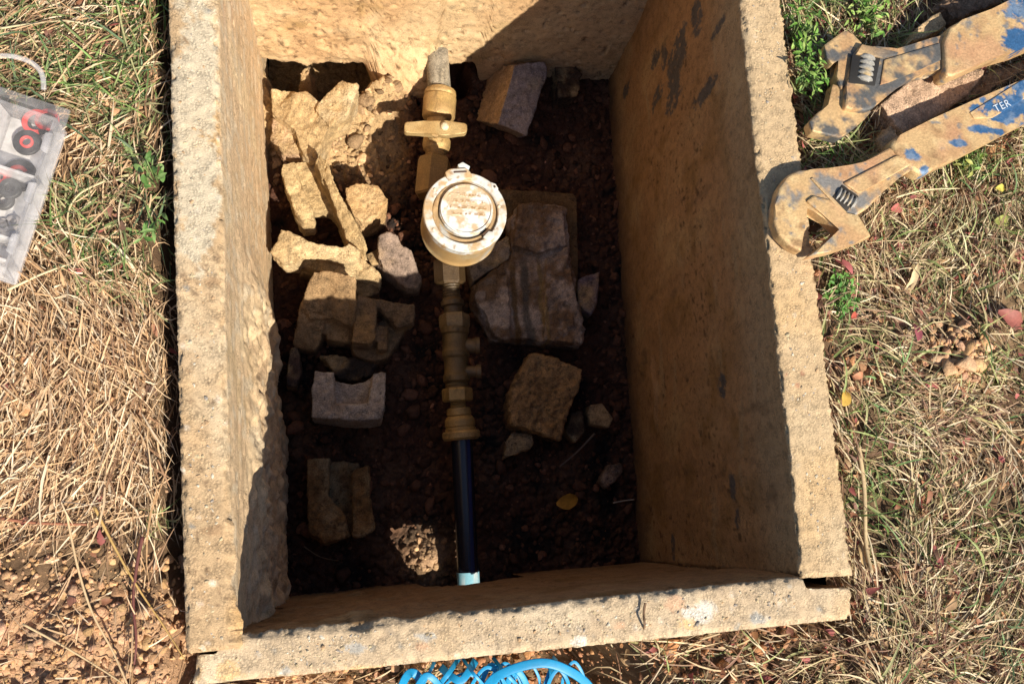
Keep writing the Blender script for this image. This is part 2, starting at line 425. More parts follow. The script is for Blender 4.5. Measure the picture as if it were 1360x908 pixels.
# --- back slab (top of the picture)
ka = np.array([on(LI0, dL, BACK_Y)[0]-.0, 0]); 
b_p = np.array([.127, BACK_Y-.003]); dB = dF
ba = onx(b_p, dB, on(LI0, dL, .70)[0]-.012); bb = onx(b_p, dB, on(RI0, dR, .745)[0]+.016)
nB = np.array([-dB[1], dB[0]])
def back_extra(X, u, v, w, ul, vl, wl, nd, nv_):
    inn = ss(.0012, 0, vl)
    ws = .004*fbm(X, 8, 3, 82)+.0015*fbm(X, 45, 3, 83)
    # mud skirt that thickens towards the foot
    low = ss(.34, .42, wl)*ss(.2, .02, X[:, 0])
    xx = X[:, 0]; cr_m = ss(-.02, .01, xx)*ss(.094, .086, xx)
    shade_m = ss(.150, .17, xx)
    dep = .462+.060*np.maximum(cr_m, shade_m)+.006*fbm(X*np.array([1, 1, 0]), 70, 3, 89)-.012*ss(-.13, -.15, xx)
    X = X.copy(); X[:, 2] *= dep/.50
    cr = cell(X*np.array([1, 1, 1.]), 38, 84)
    mud = low*(.003+.008*np.clip(fbm(X, 30, 4, 85)+.4, 0, 1)+.006*ss(.02, .10, cr[1]-cr[0])*cr_m)+cr_m*ss(-.40, -.475, X[:, 2])*.040-shade_m*0
    pk = ss(.40, .60, fbm(X, 120, 2, 86))*.006
    X = X.copy(); X[:, :2] += np.outer(inn*(ws+mud-pk), -nv_)
    # ragged foot with gaps below
    bot = (w > .5)
    X[:, 2] += bot*ss(.0, .03, wl-.4)*0
    return X
def back_col(X, u, v, w, ul, vl, wl):
    c = inner_tint(X, 360)*np.array([1.05, 1.05, 1.03])
    c = mixc(c, (.62, .46, .27), ss(-.2, .4, fbm(X, 10, 3, 363))*.6)
    ln = np.abs((X[:, 0]-.0)*.8+(X[:, 2]+.30)*1.0)  # faint trowel crack
    c = mixc(c, (.25, .15, .07), ss(.0022, .0005, np.abs(ln-.02+.004*fbm(X, 30, 2, 9)))*ss(.1, .4, fbm(X, 50, 2, 8))*.9)
    c = mixc(c, (.13, .07, .03), ss(.42, .60, fbm(X, 120, 2, 86))*.8)
    return c
slab('concrete_slab', 'mud plastered slab closing the far end of the pit, half lit and half in shadow', [ba, bb, bb+nB*.05, ba+nB*.05], .50, (.0028, .004, .0028), 4, 0, back_extra, back_col)

# gravel grains showing in the broken rims of the slabs
def rim_grit(n, p0, p1, q0_, q1_, seed):
    r_ = np.random.default_rng(seed); t = r_.random(n); w = .2+.62*r_.random(n); t = .01+.98*t
    a = np.outer(1-t, p0)+np.outer(t, p1); b = np.outer(1-t, q0_)+np.outer(t, q1_)
    return a*(1-w)[:, None]+b*w[:, None]
# ------------------------------------------------------------------ pit floor
def floor_z(x, y):
    X = np.column_stack([x, y, x*0])
    z = np.full(len(x), FLOOR-.008)
    z += .010*fbm(X, 9, 3, 401)
    c = cell(X+.004*fbm(X, 60, 2, 4)[:, None], 62, 402); z += .007*ss(.02, .30, c[1]-c[0])*(.3+c[2])
    c = cell(X, 140, 404); z += .003*ss(.02, .30, c[1]-c[0])
    # mud bank against the far wall on the lit side
    yb = ss(.46, .70, y+.18*(x+.02)*-1); bank = yb*ss(.13, .05, x)*.055
    z += bank
    def dip(px, py, rx, ry, d, zz=-.47):
        nonlocal z
        a = at(px, py, zz); r = np.sqrt(((x-a[0])/rx)**2+((y-a[1])/ry)**2)+.35*fbm(X, 60, 3, 77)
        z = z-d*ss(1.15, .6, r)
    dip(377, 98, .026, .042, .10); dip(410, 116, .024, .018, .09); dip(455, 106, .046, .040, .10); dip(425, 104, .020, .026, .08); dip(492, 98, .020, .03, .08)
    dip(562, 90, .012, .05, .07); dip(606, 75, .028, .04, .06)
    dip(520, 175, .028, .05, .03)
    b_ = at(505, 118, -.45); z += .050*np.exp(-((x-b_[0])/.030)**2-((y-b_[1])/.028)**2)
    z -= .13*ss(.712, .722, y-.083*(x-.127))*ss(.01, -.01, x)
    a = at(572, 742, -.5); z += .018*np.exp(-((x-a[0])**2+(y-a[1])**2)/.0006)
    return z
def grid(x0, x1, y0, y1, r):
    nx, ny = int((x1-x0)/r), int((y1-y0)/r)
    xs, ys = np.linspace(x0, x1, nx+1), np.linspace(y0, y1, ny+1)
    gx, gy = np.meshgrid(xs, ys); i = np.arange(nx*ny); a = (i//nx)*(nx+1)+i % nx
    return gx.ravel(), gy.ravel(), np.column_stack([a, a+1, a+nx+2, a+nx+1])
gx, gy, F = grid(-.17, .46, -.14, .80, .0022)
gz = floor_z(gx, gy); V = np.column_stack([gx, gy, gz])
me = npmesh('pit_floor', V, F)
n = fbm(V, 12, 4, 410)
c = np.tile(np.array([.085, .036, .021]), (len(V), 1))
c = mixc(c, (.13, .066, .038), ss(-.1, .4, n))
c = mixc(c, (.018, .012, .010), ss(.05, .4, fbm(V, 22, 3, 412)))
lit = ss(.50, .58, gy+.08*fbm(V, 14, 3, 7))*ss(.08, .02, gx+.03*fbm(V, 20, 3, 8))  # sunlit stretch of floor, painted paler than the shaded rest
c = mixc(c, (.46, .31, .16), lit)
a = at(572, 742, -.5); c = mixc(c, (.42, .27, .16), np.exp(-((gx-a[0])**2+(gy-a[1])**2)/.0012))  # sun patch near the pipe hole, painted into the soil colour
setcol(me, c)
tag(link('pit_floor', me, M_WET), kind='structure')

# ------------------------------------------------------------------ ground around the box
OUT_L0 = la+nL*T0; OUT_L1 = lb+nL*TL
lo = lambda y: OUT_L0[0]+(OUT_L1[0]-OUT_L0[0])*(y-OUT_L0[1])/(OUT_L1[1]-OUT_L0[1])
OR0 = ra+nR*TR0; OR1 = rb+nR*TR1
ro = lambda y: OR0[0]+(OR1[0]-OR0[0])*(y-OR0[1])/(OR1[1]-OR0[1])
fo = lambda x: fa2[1]+(fb2[1]-fa2[1])*(x-fa2[0])/(fb2[0]-fa2[0])
BO = BACK_Y+.06
def inside(x, y, m=0):
    return (x > lo(y)-m) & (x < ro(y)+m) & (y > fo(x)-m) & (y < BO+m)
def trench(x, y):
    # dug channel from the pipe hole, slanted along the sun to admit its light
    yy = fo(x)-y
    ax = HOLE_X+.015+.60*np.clip(yy, 0, 2)
    w = np.abs(x-ax)
    return ss(.115, .06, w)*ss(.95, .62, yy)*(yy > -.06)
def ground_z(x, y):
    X = np.column_stack([x, y, x*0])
    z = -.028+.014*fbm(X, 5, 3, 501)+.009*fbm(X, 30, 3, 502)+.004*fbm(X, 80, 2, 505)
    cl = cell(X+.006*fbm(X, 50, 2, 4)[:, None], 75, 503)
    soil = ss(-.02, -.07, y+.03*fbm(X, 12, 2, 6))*ss(.0, -.05, x-.0)+ss(-.06, -.09, y)*ss(.0, .05, x)*.7+.25
    z += .009*ss(.02, .35, cl[1]-cl[0])*(.1+cl[2])*np.clip(soil, 0, 1)
    # worn gap beside the left slab
    dl = lo(y)-x
    z -= .055*ss(.026, .008, dl+.004*fbm(X, 40, 2, 5))*(y > fo(x)-.03)*(dl > -.05)
    dr = x-ro(y); z -= .012*ss(.012, 0, dr)
    z -= .42*trench(x, y)
    return z
gx, gy, F = grid(-.62, 1.0, -.85, 1.15, .0045)
# finer where it is seen
def gsheet(x0, x1, y0, y1, r):
    gx, gy, F = grid(x0, x1, y0, y1, r)
    fx = gx[F].mean(1); fy = gy[F].mean(1)
    return gx, gy, F[~inside(fx, fy, -.006)]
gx, gy, F = gsheet(-.62, 1.0, -1.05, 1.15, .0034)
gz = ground_z(gx, gy); V = np.column_stack([gx, gy, gz])
def soil_col(V):
    n = fbm(V, 9, 4, 510)
    c = np.tile(np.array([.13, .080, .045]), (len(V), 1))
    c = mixc(c, (.22, .145, .08), ss(0, .5, n))
    c = mixc(c, (.10, .062, .035), ss(.0, .5, fbm(V, 16, 4, 511)))
    bl = ss(-.02, -.08, V[:, 1]+.02*n)*ss(.0, -.05, V[:, 0])
    c = mixc(c, (.54, .33, .19), bl*.9)
    return c
me = npmesh('ground', V, F); setcol(me, soil_col(V)); tag(link('ground', me, M_SOIL), kind='structure')
# far field ring
R_ = 60; x0, x1, y0, y1 = -.615, .995, -1.045, 1.145
V = [(-R_, -R_, -.034), (R_, -R_, -.034), (R_, R_, -.034), (-R_, R_, -.034), (x0, y0, -.034), (x1, y0, -.034), (x1, y1, -.034), (x0, y1, -.034)]
me = npmesh('far_ground', V, [(0, 1, 5, 4), (1, 2, 6, 5), (2, 3, 7, 6), (3, 0, 4, 7)]); setcol(me, np.tile(np.array([.24, .18, .09]), (8, 1)))
tag(link('far_ground', me, M_SOIL), kind='structure')

# ------------------------------------------------------------------ loose clods and pebbles
def ico(sub=2):
    bm = bmesh.new(); bmesh.ops.create_icosphere(bm, subdivisions=sub, radius=1)
    V = np.array([v.co[:] for v in bm.verts]); F = np.array([[v.index for v in f.verts] for f in bm.faces]); bm.free(); return V, F
IV, IF = ico(2)
CL = []
for k in range(14):
    v = IV.copy()
    d1 = fbm(v+k*7.1, 1.3, 3, 600+k); v = v*(1+.9*d1)[:, None]
    # knock flat facets
    for _ in range(9):
        nn = RNG.normal(size=3); nn /= np.linalg.norm(nn); h = RNG.uniform(.38, .8); dd = v@nn
        v = v-np.outer(np.maximum(dd-h, 0), nn)
    CL.append(v)
def rotm(a, b, c):
    return np.array(Euler((a, b, c)).to_matrix())
def lumps(name, pts, sizes, cols, m, label=None, sink=.25, kind='stuff', flat=.75):
    VV = []; FF = []; CC = []; off = 0
    for p, s, c in zip(pts, sizes, cols):
        v = CL[RNG.integers(len(CL))]@rotm(*RNG.uniform(0, 6.28, 3)).T
        v = v*np.array([RNG.uniform(.8, 1.3), RNG.uniform(.7, 1.1), flat])
        r = rotm(0, 0, RNG.uniform(0, 6.28)); v = v@r.T
        VV.append(v*s+np.array([p[0], p[1], p[2]+s*(.5-sink)])); FF.append(IF+off); off += len(v); CC.append(np.tile(c, (len(v), 1)))
    me = npmesh(name, np.vstack(VV), np.vstack(FF)); setcol(me, np.vstack(CC))
    return tag(link(name, me, m), kind=kind)
def scatter(n, f, x0, x1, y0, y1):
    x = RNG.uniform(x0, x1, n); y = RNG.uniform(y0, y1, n); k = f(x, y); return x[k], y[k]
# soil clods outside
def in_ground(x, y): return ~inside(x, y, .004)
def soilw(x, y):
    X = np.column_stack([x, y, x*0]); n = fbm(X, 12, 3, 6)
    w = .05+.95*ss(.015, -.05, y+.02*n)*ss(.02, -.03, x)            # bottom left clod field
    w = np.maximum(w, ss(-.06, -.08, y)*ss(-.02, .03, x)*ss(.5, .3, x)*.9)
    for (px, py, r) in ((1290, 465, .034), (1290, 465, .034), (1330, 180, .03), (1235, 250, .02), (1160, 480, .02), (1240, 660, .02), (150, 120, .016), (215, 60, .02), (1290, 860, .04), (1300, 20, .04), (1180, 140, .05)):
        a = at(px, py); w = np.maximum(w, ss(r*1.3, r*.6, np.hypot(x-a[0], y-a[1])+.01*n))
    return w
x, y = scatter(75000, lambda x, y: in_ground(x, y) & (RNG.random(len(x)) < soilw(x, y)) & (np.hypot(x, y) < 9), -.36, .72, -.27, .62)
s = np.exp(RNG.normal(-6.35, .6, len(x))); s = np.clip(s, .0008, .009)
z = ground_z(x, y)
base = np.array([.56, .345, .20])
cols = np.clip(base*RNG.uniform(.65, 1.25, (len(x), 1))*np.column_stack([RNG.uniform(.95, 1.1, len(x)), np.ones(len(x)), RNG.uniform(.8, 1.1, len(x))]), 0, 1)
_m = at(1290, 465); om = np.hypot(x-_m[0], y-_m[1]) < .036
cols = np.where(((x > .1) & ~om)[:, None], cols*np.array([.74, .62, .58]), cols); s = np.where(om, s*1.8, s); z = z+np.where(om, .012*np.exp(-((x-_m[0])**2+(y-_m[1])**2)/.0006), 0)
lumps('soil_clods', np.column_stack([x, y, z]), s, cols, M_SOIL)
gp = [rim_grit(700, la[:2], lb[:2], la[:2]+nL*T0, lb[:2]+nL*TL, 1), rim_grit(600, ra, rb, ra+nR*TR0, rb+nR*TR1, 2), rim_grit(800, fa, fb, fa2, fb2, 3)]
gp[2] = gp[2][(gp[2][:, 0] > -.10) & (gp[2][:, 0] < ra[0]-.004)]
gz_ = np.concatenate([np.zeros(len(gp[0])), np.zeros(len(gp[1])), -.006*ss(-.02, -.09, gp[2][:, 0])]); gp = np.vstack(gp); gs = np.clip(np.exp(np.random.default_rng(5).normal(-6.75, .4, len(gp))), .0006, .0032)
gpal = np.array([(.52, .44, .32), (.42, .33, .21), (.60, .54, .44), (.34, .30, .26), (.50, .33, .19), (.56, .45, .28)])
lumps('slab_aggregate', np.column_stack([gp, gz_-.0004]), gs, gpal[np.random.default_rng(6).integers(0, 6, len(gp))], M_CONC, sink=.62, flat=.7)
# rubble and lumps on the pit floor
def pit_in(x, y): return (x > on(LI0, dL, 0)[0]-.01*0-.07*(y)) & (x < .41) & (y > -.08) & (y < .72)
x, y = scatter(5600, pit_in, -.15, .42, -.09, .74)
s = np.clip(np.exp(RNG.normal(-5.9, .65, len(x))), .001, .013); z = floor_z(x, y)
_r = np.random.default_rng(9); bx_, by_ = [], []
for (px, py) in ((420, 160), (430, 270), (487, 272), (430, 335), (440, 430), (500, 440), (462, 545), (450, 655), (675, 130), (700, 355), (725, 530), (530, 345), (690, 590), (585, 240), (590, 480)):
    a = at(px, py, -.5); q = 90; th = _r.uniform(0, 6.28, q); rr = _r.normal(.056, .013, q); bx_.append(a[0]+rr*np.cos(th)*.8); by_.append(a[1]+rr*np.sin(th))
x = np.concatenate([x, *bx_]); y = np.concatenate([y, *by_]); s = np.concatenate([s, np.clip(np.exp(_r.normal(-5.8, .5, len(x)-len(s))), .001, .008)]); z = floor_z(x, y)
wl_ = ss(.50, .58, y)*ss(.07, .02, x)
a = at(572, 742, -.5); wl_ = np.maximum(wl_, np.exp(-((x-a[0])**2+(y-a[1])**2)/.0012))  # rubble in the sunlit stretch and sun patch is painted paler too
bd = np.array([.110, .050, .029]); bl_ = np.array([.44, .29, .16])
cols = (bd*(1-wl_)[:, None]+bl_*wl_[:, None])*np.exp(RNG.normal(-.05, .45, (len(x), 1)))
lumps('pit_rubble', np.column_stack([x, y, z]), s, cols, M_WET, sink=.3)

# ------------------------------------------------------------------ broken blocks in the pit
def prism(bm, top, zt, bot=None, zb=-.52, grow=1.06):
    zt_ = zt if hasattr(zt, '__len__') else [zt]*len(top)
    T = [Vector(at(p[0], p[1], z)) for p, z in zip(top, zt_)]
    if bot is None:
        c = sum(T, Vector())/len(T)
        B = [Vector((c.x+(t.x-c.x)*grow, c.y+(t.y-c.y)*grow, zb)) for t in T]
    else: B = [Vector(at(p[0], p[1], zb)) for p in bot]
    tv = [bm.verts.new(t) for t in T]; bv = [bm.verts.new(b) for b in B]
    n = len(tv); area = sum(T[i].x*T[(i+1) % n].y-T[(i+1) % n].x*T[i].y for i in range(n))
    if area < 0: tv.reverse(); bv.reverse()
    f1 = bm.faces.new(tv); f2 = bm.faces.new(bv[::-1])
    for i in range(n):
        j = (i+1) % n; bm.faces.new((tv[i], bv[i], bv[j], tv[j]))
    bmesh.ops.triangulate(bm, faces=[f1, f2])
def remeshed(name, bm, vox, amp, seed, smooth_n=5, fine=1.0):
    me = bpy.data.meshes.new('tmp'); bm.to_mesh(me); bm.free()
    o = bpy.data.objects.new('tmp', me); C.objects.link(o)
    md = o.modifiers.new('r', 'REMESH'); md.mode = 'VOXEL'; md.voxel_size = vox
    sm = o.modifiers.new('s', 'SMOOTH'); sm.iterations = smooth_n; sm.factor = .5
    dg = bpy.context.evaluated_depsgraph_get(); ev = o.evaluated_get(dg)
    m2 = bpy.data.meshes.new_from_object(ev); bpy.data.objects.remove(o); bpy.data.meshes.remove(me)
    n = len(m2.vertices); V = np.empty(n*3, np.float32); m2.vertices.foreach_get('co', V); V = V.reshape(-1, 3).astype(float)
    N = np.empty(n*3, np.float32); m2.vertices.foreach_get('normal', N); N = N.reshape(-1, 3).astype(float)
    d = amp*(fbm(V, 34, 3, seed)*2.2+fbm(V, 130, 3, seed+4, .7)*1.7*fine)-amp*1.6*ss(.15, .5, fbm(V, 60, 3, seed+21))
    pits = ss(.30, .62, fbm(V, 260, 3, seed+8, .7))*amp*.9
    V2 = V+N*(d-pits)[:, None]
    m2.vertices.foreach_set('co', V2.astype(np.float32).ravel()); m2.update(); m2.name = name
    m2.materials.clear()
    return m2, V2, N, pits/max(amp, 1e-6)
GREY = (.36, .33, .33); TAN = (.47, .325, .165); PALE = (.56, .47, .35); BROWN = (.09, .052, .028); LILAC = (.34, .30, .33)
def block(label, parts, col, mud=TAN, mudk=.3, vox=.0015, amp=.0012, seed=0, cat='concrete block', name='broken_block', top=None, dark=.45, side=None, ribs=None):
    bm = bmesh.new()
    for p in parts: prism(bm, **p)
    me, V, N, pits = remeshed(name, bm, vox, amp, seed)
    c = np.tile(np.array(col), (len(V), 1)).astype(float)
    c = mixc(c, mud, ss(.45-mudk, 1.0-mudk, fbm(V, 28, 4, seed+2)+.35)*.9)
    c = mixc(c, np.array(col)*1.35, ss(.1, .5, fbm(V, 60, 3, seed+3))*.5)
    c = mixc(c, np.array(col)*.5, ss(.05, .5, fbm(V, 95, 4, seed+13, .75))*dark)
    c = mixc(c, np.array(col)*.45, ss(.2, .8, pits))
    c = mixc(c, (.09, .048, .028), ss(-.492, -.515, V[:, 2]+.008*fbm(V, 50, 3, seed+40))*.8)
    if side is not None: c = mixc(c, side, ss(-.15, -.4, N[:, 0])*.95)  # own tone for left-facing sides, with their bounce light painted in
    if ribs is not None:
        for (rx, ry, rw, rc) in ribs: c = mixc(c, rc, ss(rw, rw*.4, np.abs((V[:, 0]-rx)+(V[:, 1]-ry)*.10+.006*fbm(V, 40, 3, 3)))*ss(ry+.075, ry+.05, V[:, 1])*.85)
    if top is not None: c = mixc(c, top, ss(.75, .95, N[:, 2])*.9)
    setcol(me, c)
    me.color_attributes.active_color_index = 0
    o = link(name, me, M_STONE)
    return tag(o, label, cat, 'broken blocks and stones lying in the pit')
z1 = lambda p: mp(340, 50, .2203, p)
z2 = lambda p: mp(340, 200, .2203, p)
z3 = lambda p: mp(360, 340, .2203, p)
z4 = lambda p: mp(360, 470, .3636, p)
z5 = lambda p: mp(500, 50, .2092, p)
z6 = lambda p: mp(530, 200, .2972, p)
z8 = lambda p: mp(640, 450, .3636, p)
D_ = dict
block('sunlit forked tan chunk of broken block below the hollows in the far left mud', [
    D_(top=z1([(95, 310), (215, 320), (250, 330), (300, 325), (390, 395), (440, 530), (370, 700), (320, 735), (280, 700), (230, 560), (180, 510), (100, 450)]), zt=[-.43, -.43, -.42, -.42, -.42, -.415, -.43, -.44, -.44, -.43, -.43, -.44], zb=-.50),
    D_(top=z1([(380, 385), (520, 250), (555, 270), (625, 280), (560, 450), (440, 540), (350, 440)]), zt=[-.415, -.40, -.395, -.40, -.405, -.41, -.415], zb=-.47, grow=.95)], TAN, (.56, .43, .26), seed=11)
block('rough reddish clod of rubble wedged under the forked tan chunk', [D_(top=z1([(95, 480), (190, 520), (240, 600), (275, 690), (200, 690), (110, 645), (85, 590)]), zt=-.455, zb=-.52)], (.42, .27, .17), seed=12, amp=.002, cat='stone', name='rubble_stone')
block('sunlit broken channel block with two raised ridges and a trough between', [
    D_(top=z2([(160, 80), (235, 60), (265, 180), (350, 380), (345, 405), (275, 412), (235, 360), (150, 130)]), zt=-.405, zb=-.48, grow=1.0),
    D_(top=z2([(350, 60), (385, 25), (430, 65), (480, 200), (560, 350), (650, 520), (672, 590), (650, 615), (550, 545), (530, 480), (450, 270)]), zt=[-.41, -.395, -.395, -.40, -.405, -.41, -.415, -.42, -.425, -.42, -.41], zb=-.49, grow=1.0),
    D_(top=z2([(220, 80), (360, 50), (470, 300), (545, 480), (440, 370), (350, 365), (290, 300)]), zt=-.462, zb=-.49, grow=1.0)], (.46, .32, .16), (.55, .40, .21), seed=13)
block('small rounded orange-tan block beside the channel block', [D_(top=z2([(540, 220), (600, 200), (735, 205), (795, 290), (785, 345), (700, 420), (640, 435), (590, 395), (545, 300)]), zt=-.44, zb=-.52, grow=1.02)], (.50, .32, .15), (.56, .38, .20), seed=14, amp=.0014)
block('sunlit wedge shaped block with a pale tip, below the channel block', [
    D_(top=z2([(150, 470), (200, 482), (320, 545), (380, 562), (520, 582), (560, 560), (628, 600), (632, 645), (570, 672), (330, 610), (285, 630), (250, 688), (170, 688), (85, 605), (120, 560)]), zt=[-.41, -.405, -.405, -.41, -.41, -.405, -.41, -.415, -.415, -.415, -.415, -.415, -.42, -.42, -.415], zb=-.46, grow=1.0),
    D_(top=z2([(280, 620), (570, 660), (640, 640), (755, 745), (740, 790), (610, 760), (360, 720), (260, 690)]), zt=-.45, zb=-.52)], (.48, .34, .18), (.56, .42, .24), seed=15)
block('grey tilted stone with a sunlit tip left of the meter', [
    D_(top=z2([(740, 510), (790, 490), (855, 508), (872, 560), (935, 595), (1000, 775), (985, 828), (905, 828), (765, 708), (738, 640)]), zt=[-.425, -.42, -.42, -.43, -.45, -.475, -.48, -.475, -.46, -.44], zb=-.52)], (.26, .19, .15), (.32, .22, .14), seed=16, cat='stone', name='rubble_stone')
block('small dark stone wedged between the wedge block and the grey tilted stone', [D_(top=z2([(665, 620), (735, 590), (745, 680), (690, 690)]), zt=-.475, zb=-.52)], BROWN, seed=17, cat='stone', name='rubble_stone')
block('low dark stone directly under the pointed end of the wedge block', [D_(top=z2([(610, 790), (730, 800), (745, 860), (640, 890), (590, 840)]), zt=-.48, zb=-.52)], BROWN, seed=18, cat='stone', name='rubble_stone')
block('tall arched block with its back edge lit and its hollow front in shade', [
    D_(top=z3([(260, 100), (340, 85), (510, 125), (515, 300), (500, 420), (370, 380), (230, 380), (185, 300), (210, 200)]), zt=[-.405, -.40, -.40, -.42, -.44, -.44, -.44, -.43, -.41], zb=-.50, grow=1.0),
    D_(top=z3([(185, 280), (330, 400), (315, 470), (265, 565), (135, 540), (155, 400)]), zt=[-.43, -.45, -.465, -.475, -.475, -.45], zb=-.52, grow=1.0),
    D_(top=z3([(330, 400), (500, 400), (492, 520), (330, 500)]), zt=-.47, zb=-.52, grow=1.0)], (.27, .17, .085), (.46, .31, .17), seed=19)
block('shaded ribbed channel fragment with an arm pointing to the brass fittings', [
    D_(top=z3([(515, 230), (600, 255), (640, 300), (630, 500), (590, 530), (490, 520), (500, 350)]), zt=-.435, zb=-.51, grow=1.0),
    D_(top=z3([(590, 252), (865, 290), (870, 330), (860, 405), (760, 430), (680, 350)]), zt=[-.44, -.43, -.435, -.445, -.45, -.45], zb=-.49, grow=1.0),
    D_(top=z3([(645, 420), (712, 420), (695, 560), (640, 570)]), zt=-.45, zb=-.51, grow=1.0),
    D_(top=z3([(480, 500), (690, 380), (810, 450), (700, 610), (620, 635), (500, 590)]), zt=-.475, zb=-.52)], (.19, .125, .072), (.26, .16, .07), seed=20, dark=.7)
block('dark crumbly stone behind the pale notched block', [D_(top=z3([(300, 600), (500, 610), (640, 650), (600, 720), (480, 760), (390, 720)]), zt=-.485, zb=-.53)], (.05, .037, .03), seed=21, amp=.002, cat='stone', name='rubble_stone')
block('dark thin shard standing along the left wall beside the arched block', [D_(top=z3([(115, 560), (165, 530), (180, 700), (150, 790), (90, 780)]), zt=-.48, zb=-.53)], (.08, .05, .04), seed=22, cat='stone', name='rubble_stone')
block('pale grey block with a square notch in its far side', [
    D_(top=z4([(160, 62), (230, 68), (234, 190), (148, 190), (148, 130)]), zt=-.425, zb=-.50, grow=1.0),
    D_(top=z4([(372, 64), (422, 64), (418, 150), (414, 190), (350, 190)]), zt=-.425, zb=-.50, grow=1.0),
    D_(top=z4([(148, 180), (416, 180), (404, 237), (330, 245), (146, 232)]), zt=-.425, zb=-.50, grow=1.0),
    D_(top=z4([(200, 90), (300, 110), (390, 80), (380, 200), (200, 200)]), zt=-.448, zb=-.50, grow=1.0)], (.38, .32, .27), (.28, .20, .14), mudk=.15, seed=23)
block('dark rust stained slotted block at the near left of the pit', [
    D_(top=z4([(130, 385), (215, 375), (205, 520), (270, 590), (287, 665), (195, 693), (135, 655)]), zt=-.475, zb=-.53, grow=1.0),
    D_(top=z4([(300, 430), (355, 405), (366, 560), (382, 640), (350, 658), (298, 665)]), zt=-.475, zb=-.53, grow=1.0),
    D_(top=z4([(200, 390), (320, 400), (320, 660), (200, 660)]), zt=-.50, zb=-.53, grow=1.0)], (.22, .115, .042), (.36, .25, .13), seed=24, dark=.8, amp=.0016)
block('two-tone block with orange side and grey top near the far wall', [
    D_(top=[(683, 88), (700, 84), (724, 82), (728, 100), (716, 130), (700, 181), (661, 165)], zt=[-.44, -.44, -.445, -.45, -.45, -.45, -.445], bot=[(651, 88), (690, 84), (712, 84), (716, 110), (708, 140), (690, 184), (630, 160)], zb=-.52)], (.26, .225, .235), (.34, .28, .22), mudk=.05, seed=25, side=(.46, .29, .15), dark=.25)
o = block('large flat slab of grey concrete with worn groove right of the meter', [
    D_(top=z6([(560, 230), (700, 235), (748, 262), (762, 420), (790, 640), (830, 800), (820, 865), (640, 850), (425, 830), (380, 740), (330, 665), (335, 600), (410, 540), (500, 480), (500, 300)]), zt=-.475, zb=-.52, grow=1.01),
    D_(top=z6([(405, 555), (485, 555), (500, 840), (425, 825), (385, 735), (335, 660), (340, 605)]), zt=-.464, zb=-.50, grow=1.0),
    D_(top=z6([(655, 480), (755, 430), (785, 640), (828, 810), (815, 860), (650, 845)]), zt=-.462, zb=-.50, grow=1.0),
    D_(top=z6([(530, 235), (690, 240), (740, 270), (745, 420), (620, 460), (510, 420)]), zt=-.466, zb=-.50, grow=1.0)], (.42, .33, .27), (.17, .095, .045), mudk=.46, seed=26, amp=.0018, dark=.95, ribs=[(at(700,400,-.47)[0],at(700,400,-.47)[1],.008,(.09,.08,.07)),(at(685,400,-.47)[0],at(685,400,-.47)[1],.006,(.12,.065,.02)),(at(722,400,-.47)[0],at(722,400,-.47)[1],.005,(.26,.17,.07))])
block('grey broken slab edge poking out under the meter beside the large flat slab', [D_(top=z6([(310, 505), (420, 420), (490, 380), (500, 480), (400, 540), (330, 590)]), zt=-.485, zb=-.52)], (.30, .24, .19), seed=27)
block('thin tan tile lying under the large flat slab', [D_(top=z6([(440, 172), (600, 178), (778, 190), (795, 215), (800, 400), (800, 640), (700, 640), (480, 300)]), zt=-.492, zb=-.52, grow=1.0)], (.14, .085, .04), (.18, .11, .05), seed=28, amp=.0006, cat='tile', name='broken_tile')
block('grey upright shard at the right edge of the large flat slab', [D_(top=z6([(805, 572), (900, 538), (885, 680), (860, 740), (800, 690)]), zt=-.485, zb=-.53)], (.20, .15, .16), seed=29, cat='stone', name='rubble_stone')
block('pitted brown square block below the large flat slab', [D_(top=z8([(180, 55), (280, 70), (370, 110), (355, 180), (310, 270), (285, 365), (220, 345), (110, 310), (100, 230), (120, 160)]), zt=-.465, zb=-.52, grow=1.0)], (.26, .15, .065), (.36, .22, .10), dark=.8, seed=30, amp=.0022)
block('small pitted stone at the near left corner of the brown square block', [D_(top=z8([(120, 335), (185, 350), (180, 400), (80, 440), (85, 380)]), zt=-.49, zb=-.53)], (.20, .14, .10), seed=31, dark=.9, amp=.002, cat='stone', name='rubble_stone')
block('smooth oval pebble right of the brown square block', [D_(top=z8([(395, 240), (440, 235), (480, 290), (465, 325), (400, 310), (385, 270)]), zt=-.49, zb=-.53)], (.12, .08, .065), seed=32, amp=.0004, cat='pebble', name='pebble')
block('narrow stone leaning between the brown square block and the oval pebble', [D_(top=z8([(330, 270), (370, 265), (375, 340), (340, 375), (310, 340)]), zt=-.49, zb=-.53)], (.08, .05, .03), seed=33, cat='stone', name='rubble_stone')
block('white flecked stone near the foot of the right wall', [D_(top=z8([(465, 460), (510, 455), (525, 490), (460, 540), (435, 520)]), zt=-.495, zb=-.53)], (.11, .075, .055), (.3, .22, .17), seed=34, dark=.9, amp=.002, cat='stone', name='rubble_stone')
block('muddy lump in the shade right of the two-tone block', [D_(top=[(737, 82), (760, 80), (772, 102), (765, 124), (742, 128)], zt=-.48, zb=-.53)], (.07, .042, .027), seed=35, amp=.002, cat='stone', name='rubble_stone')

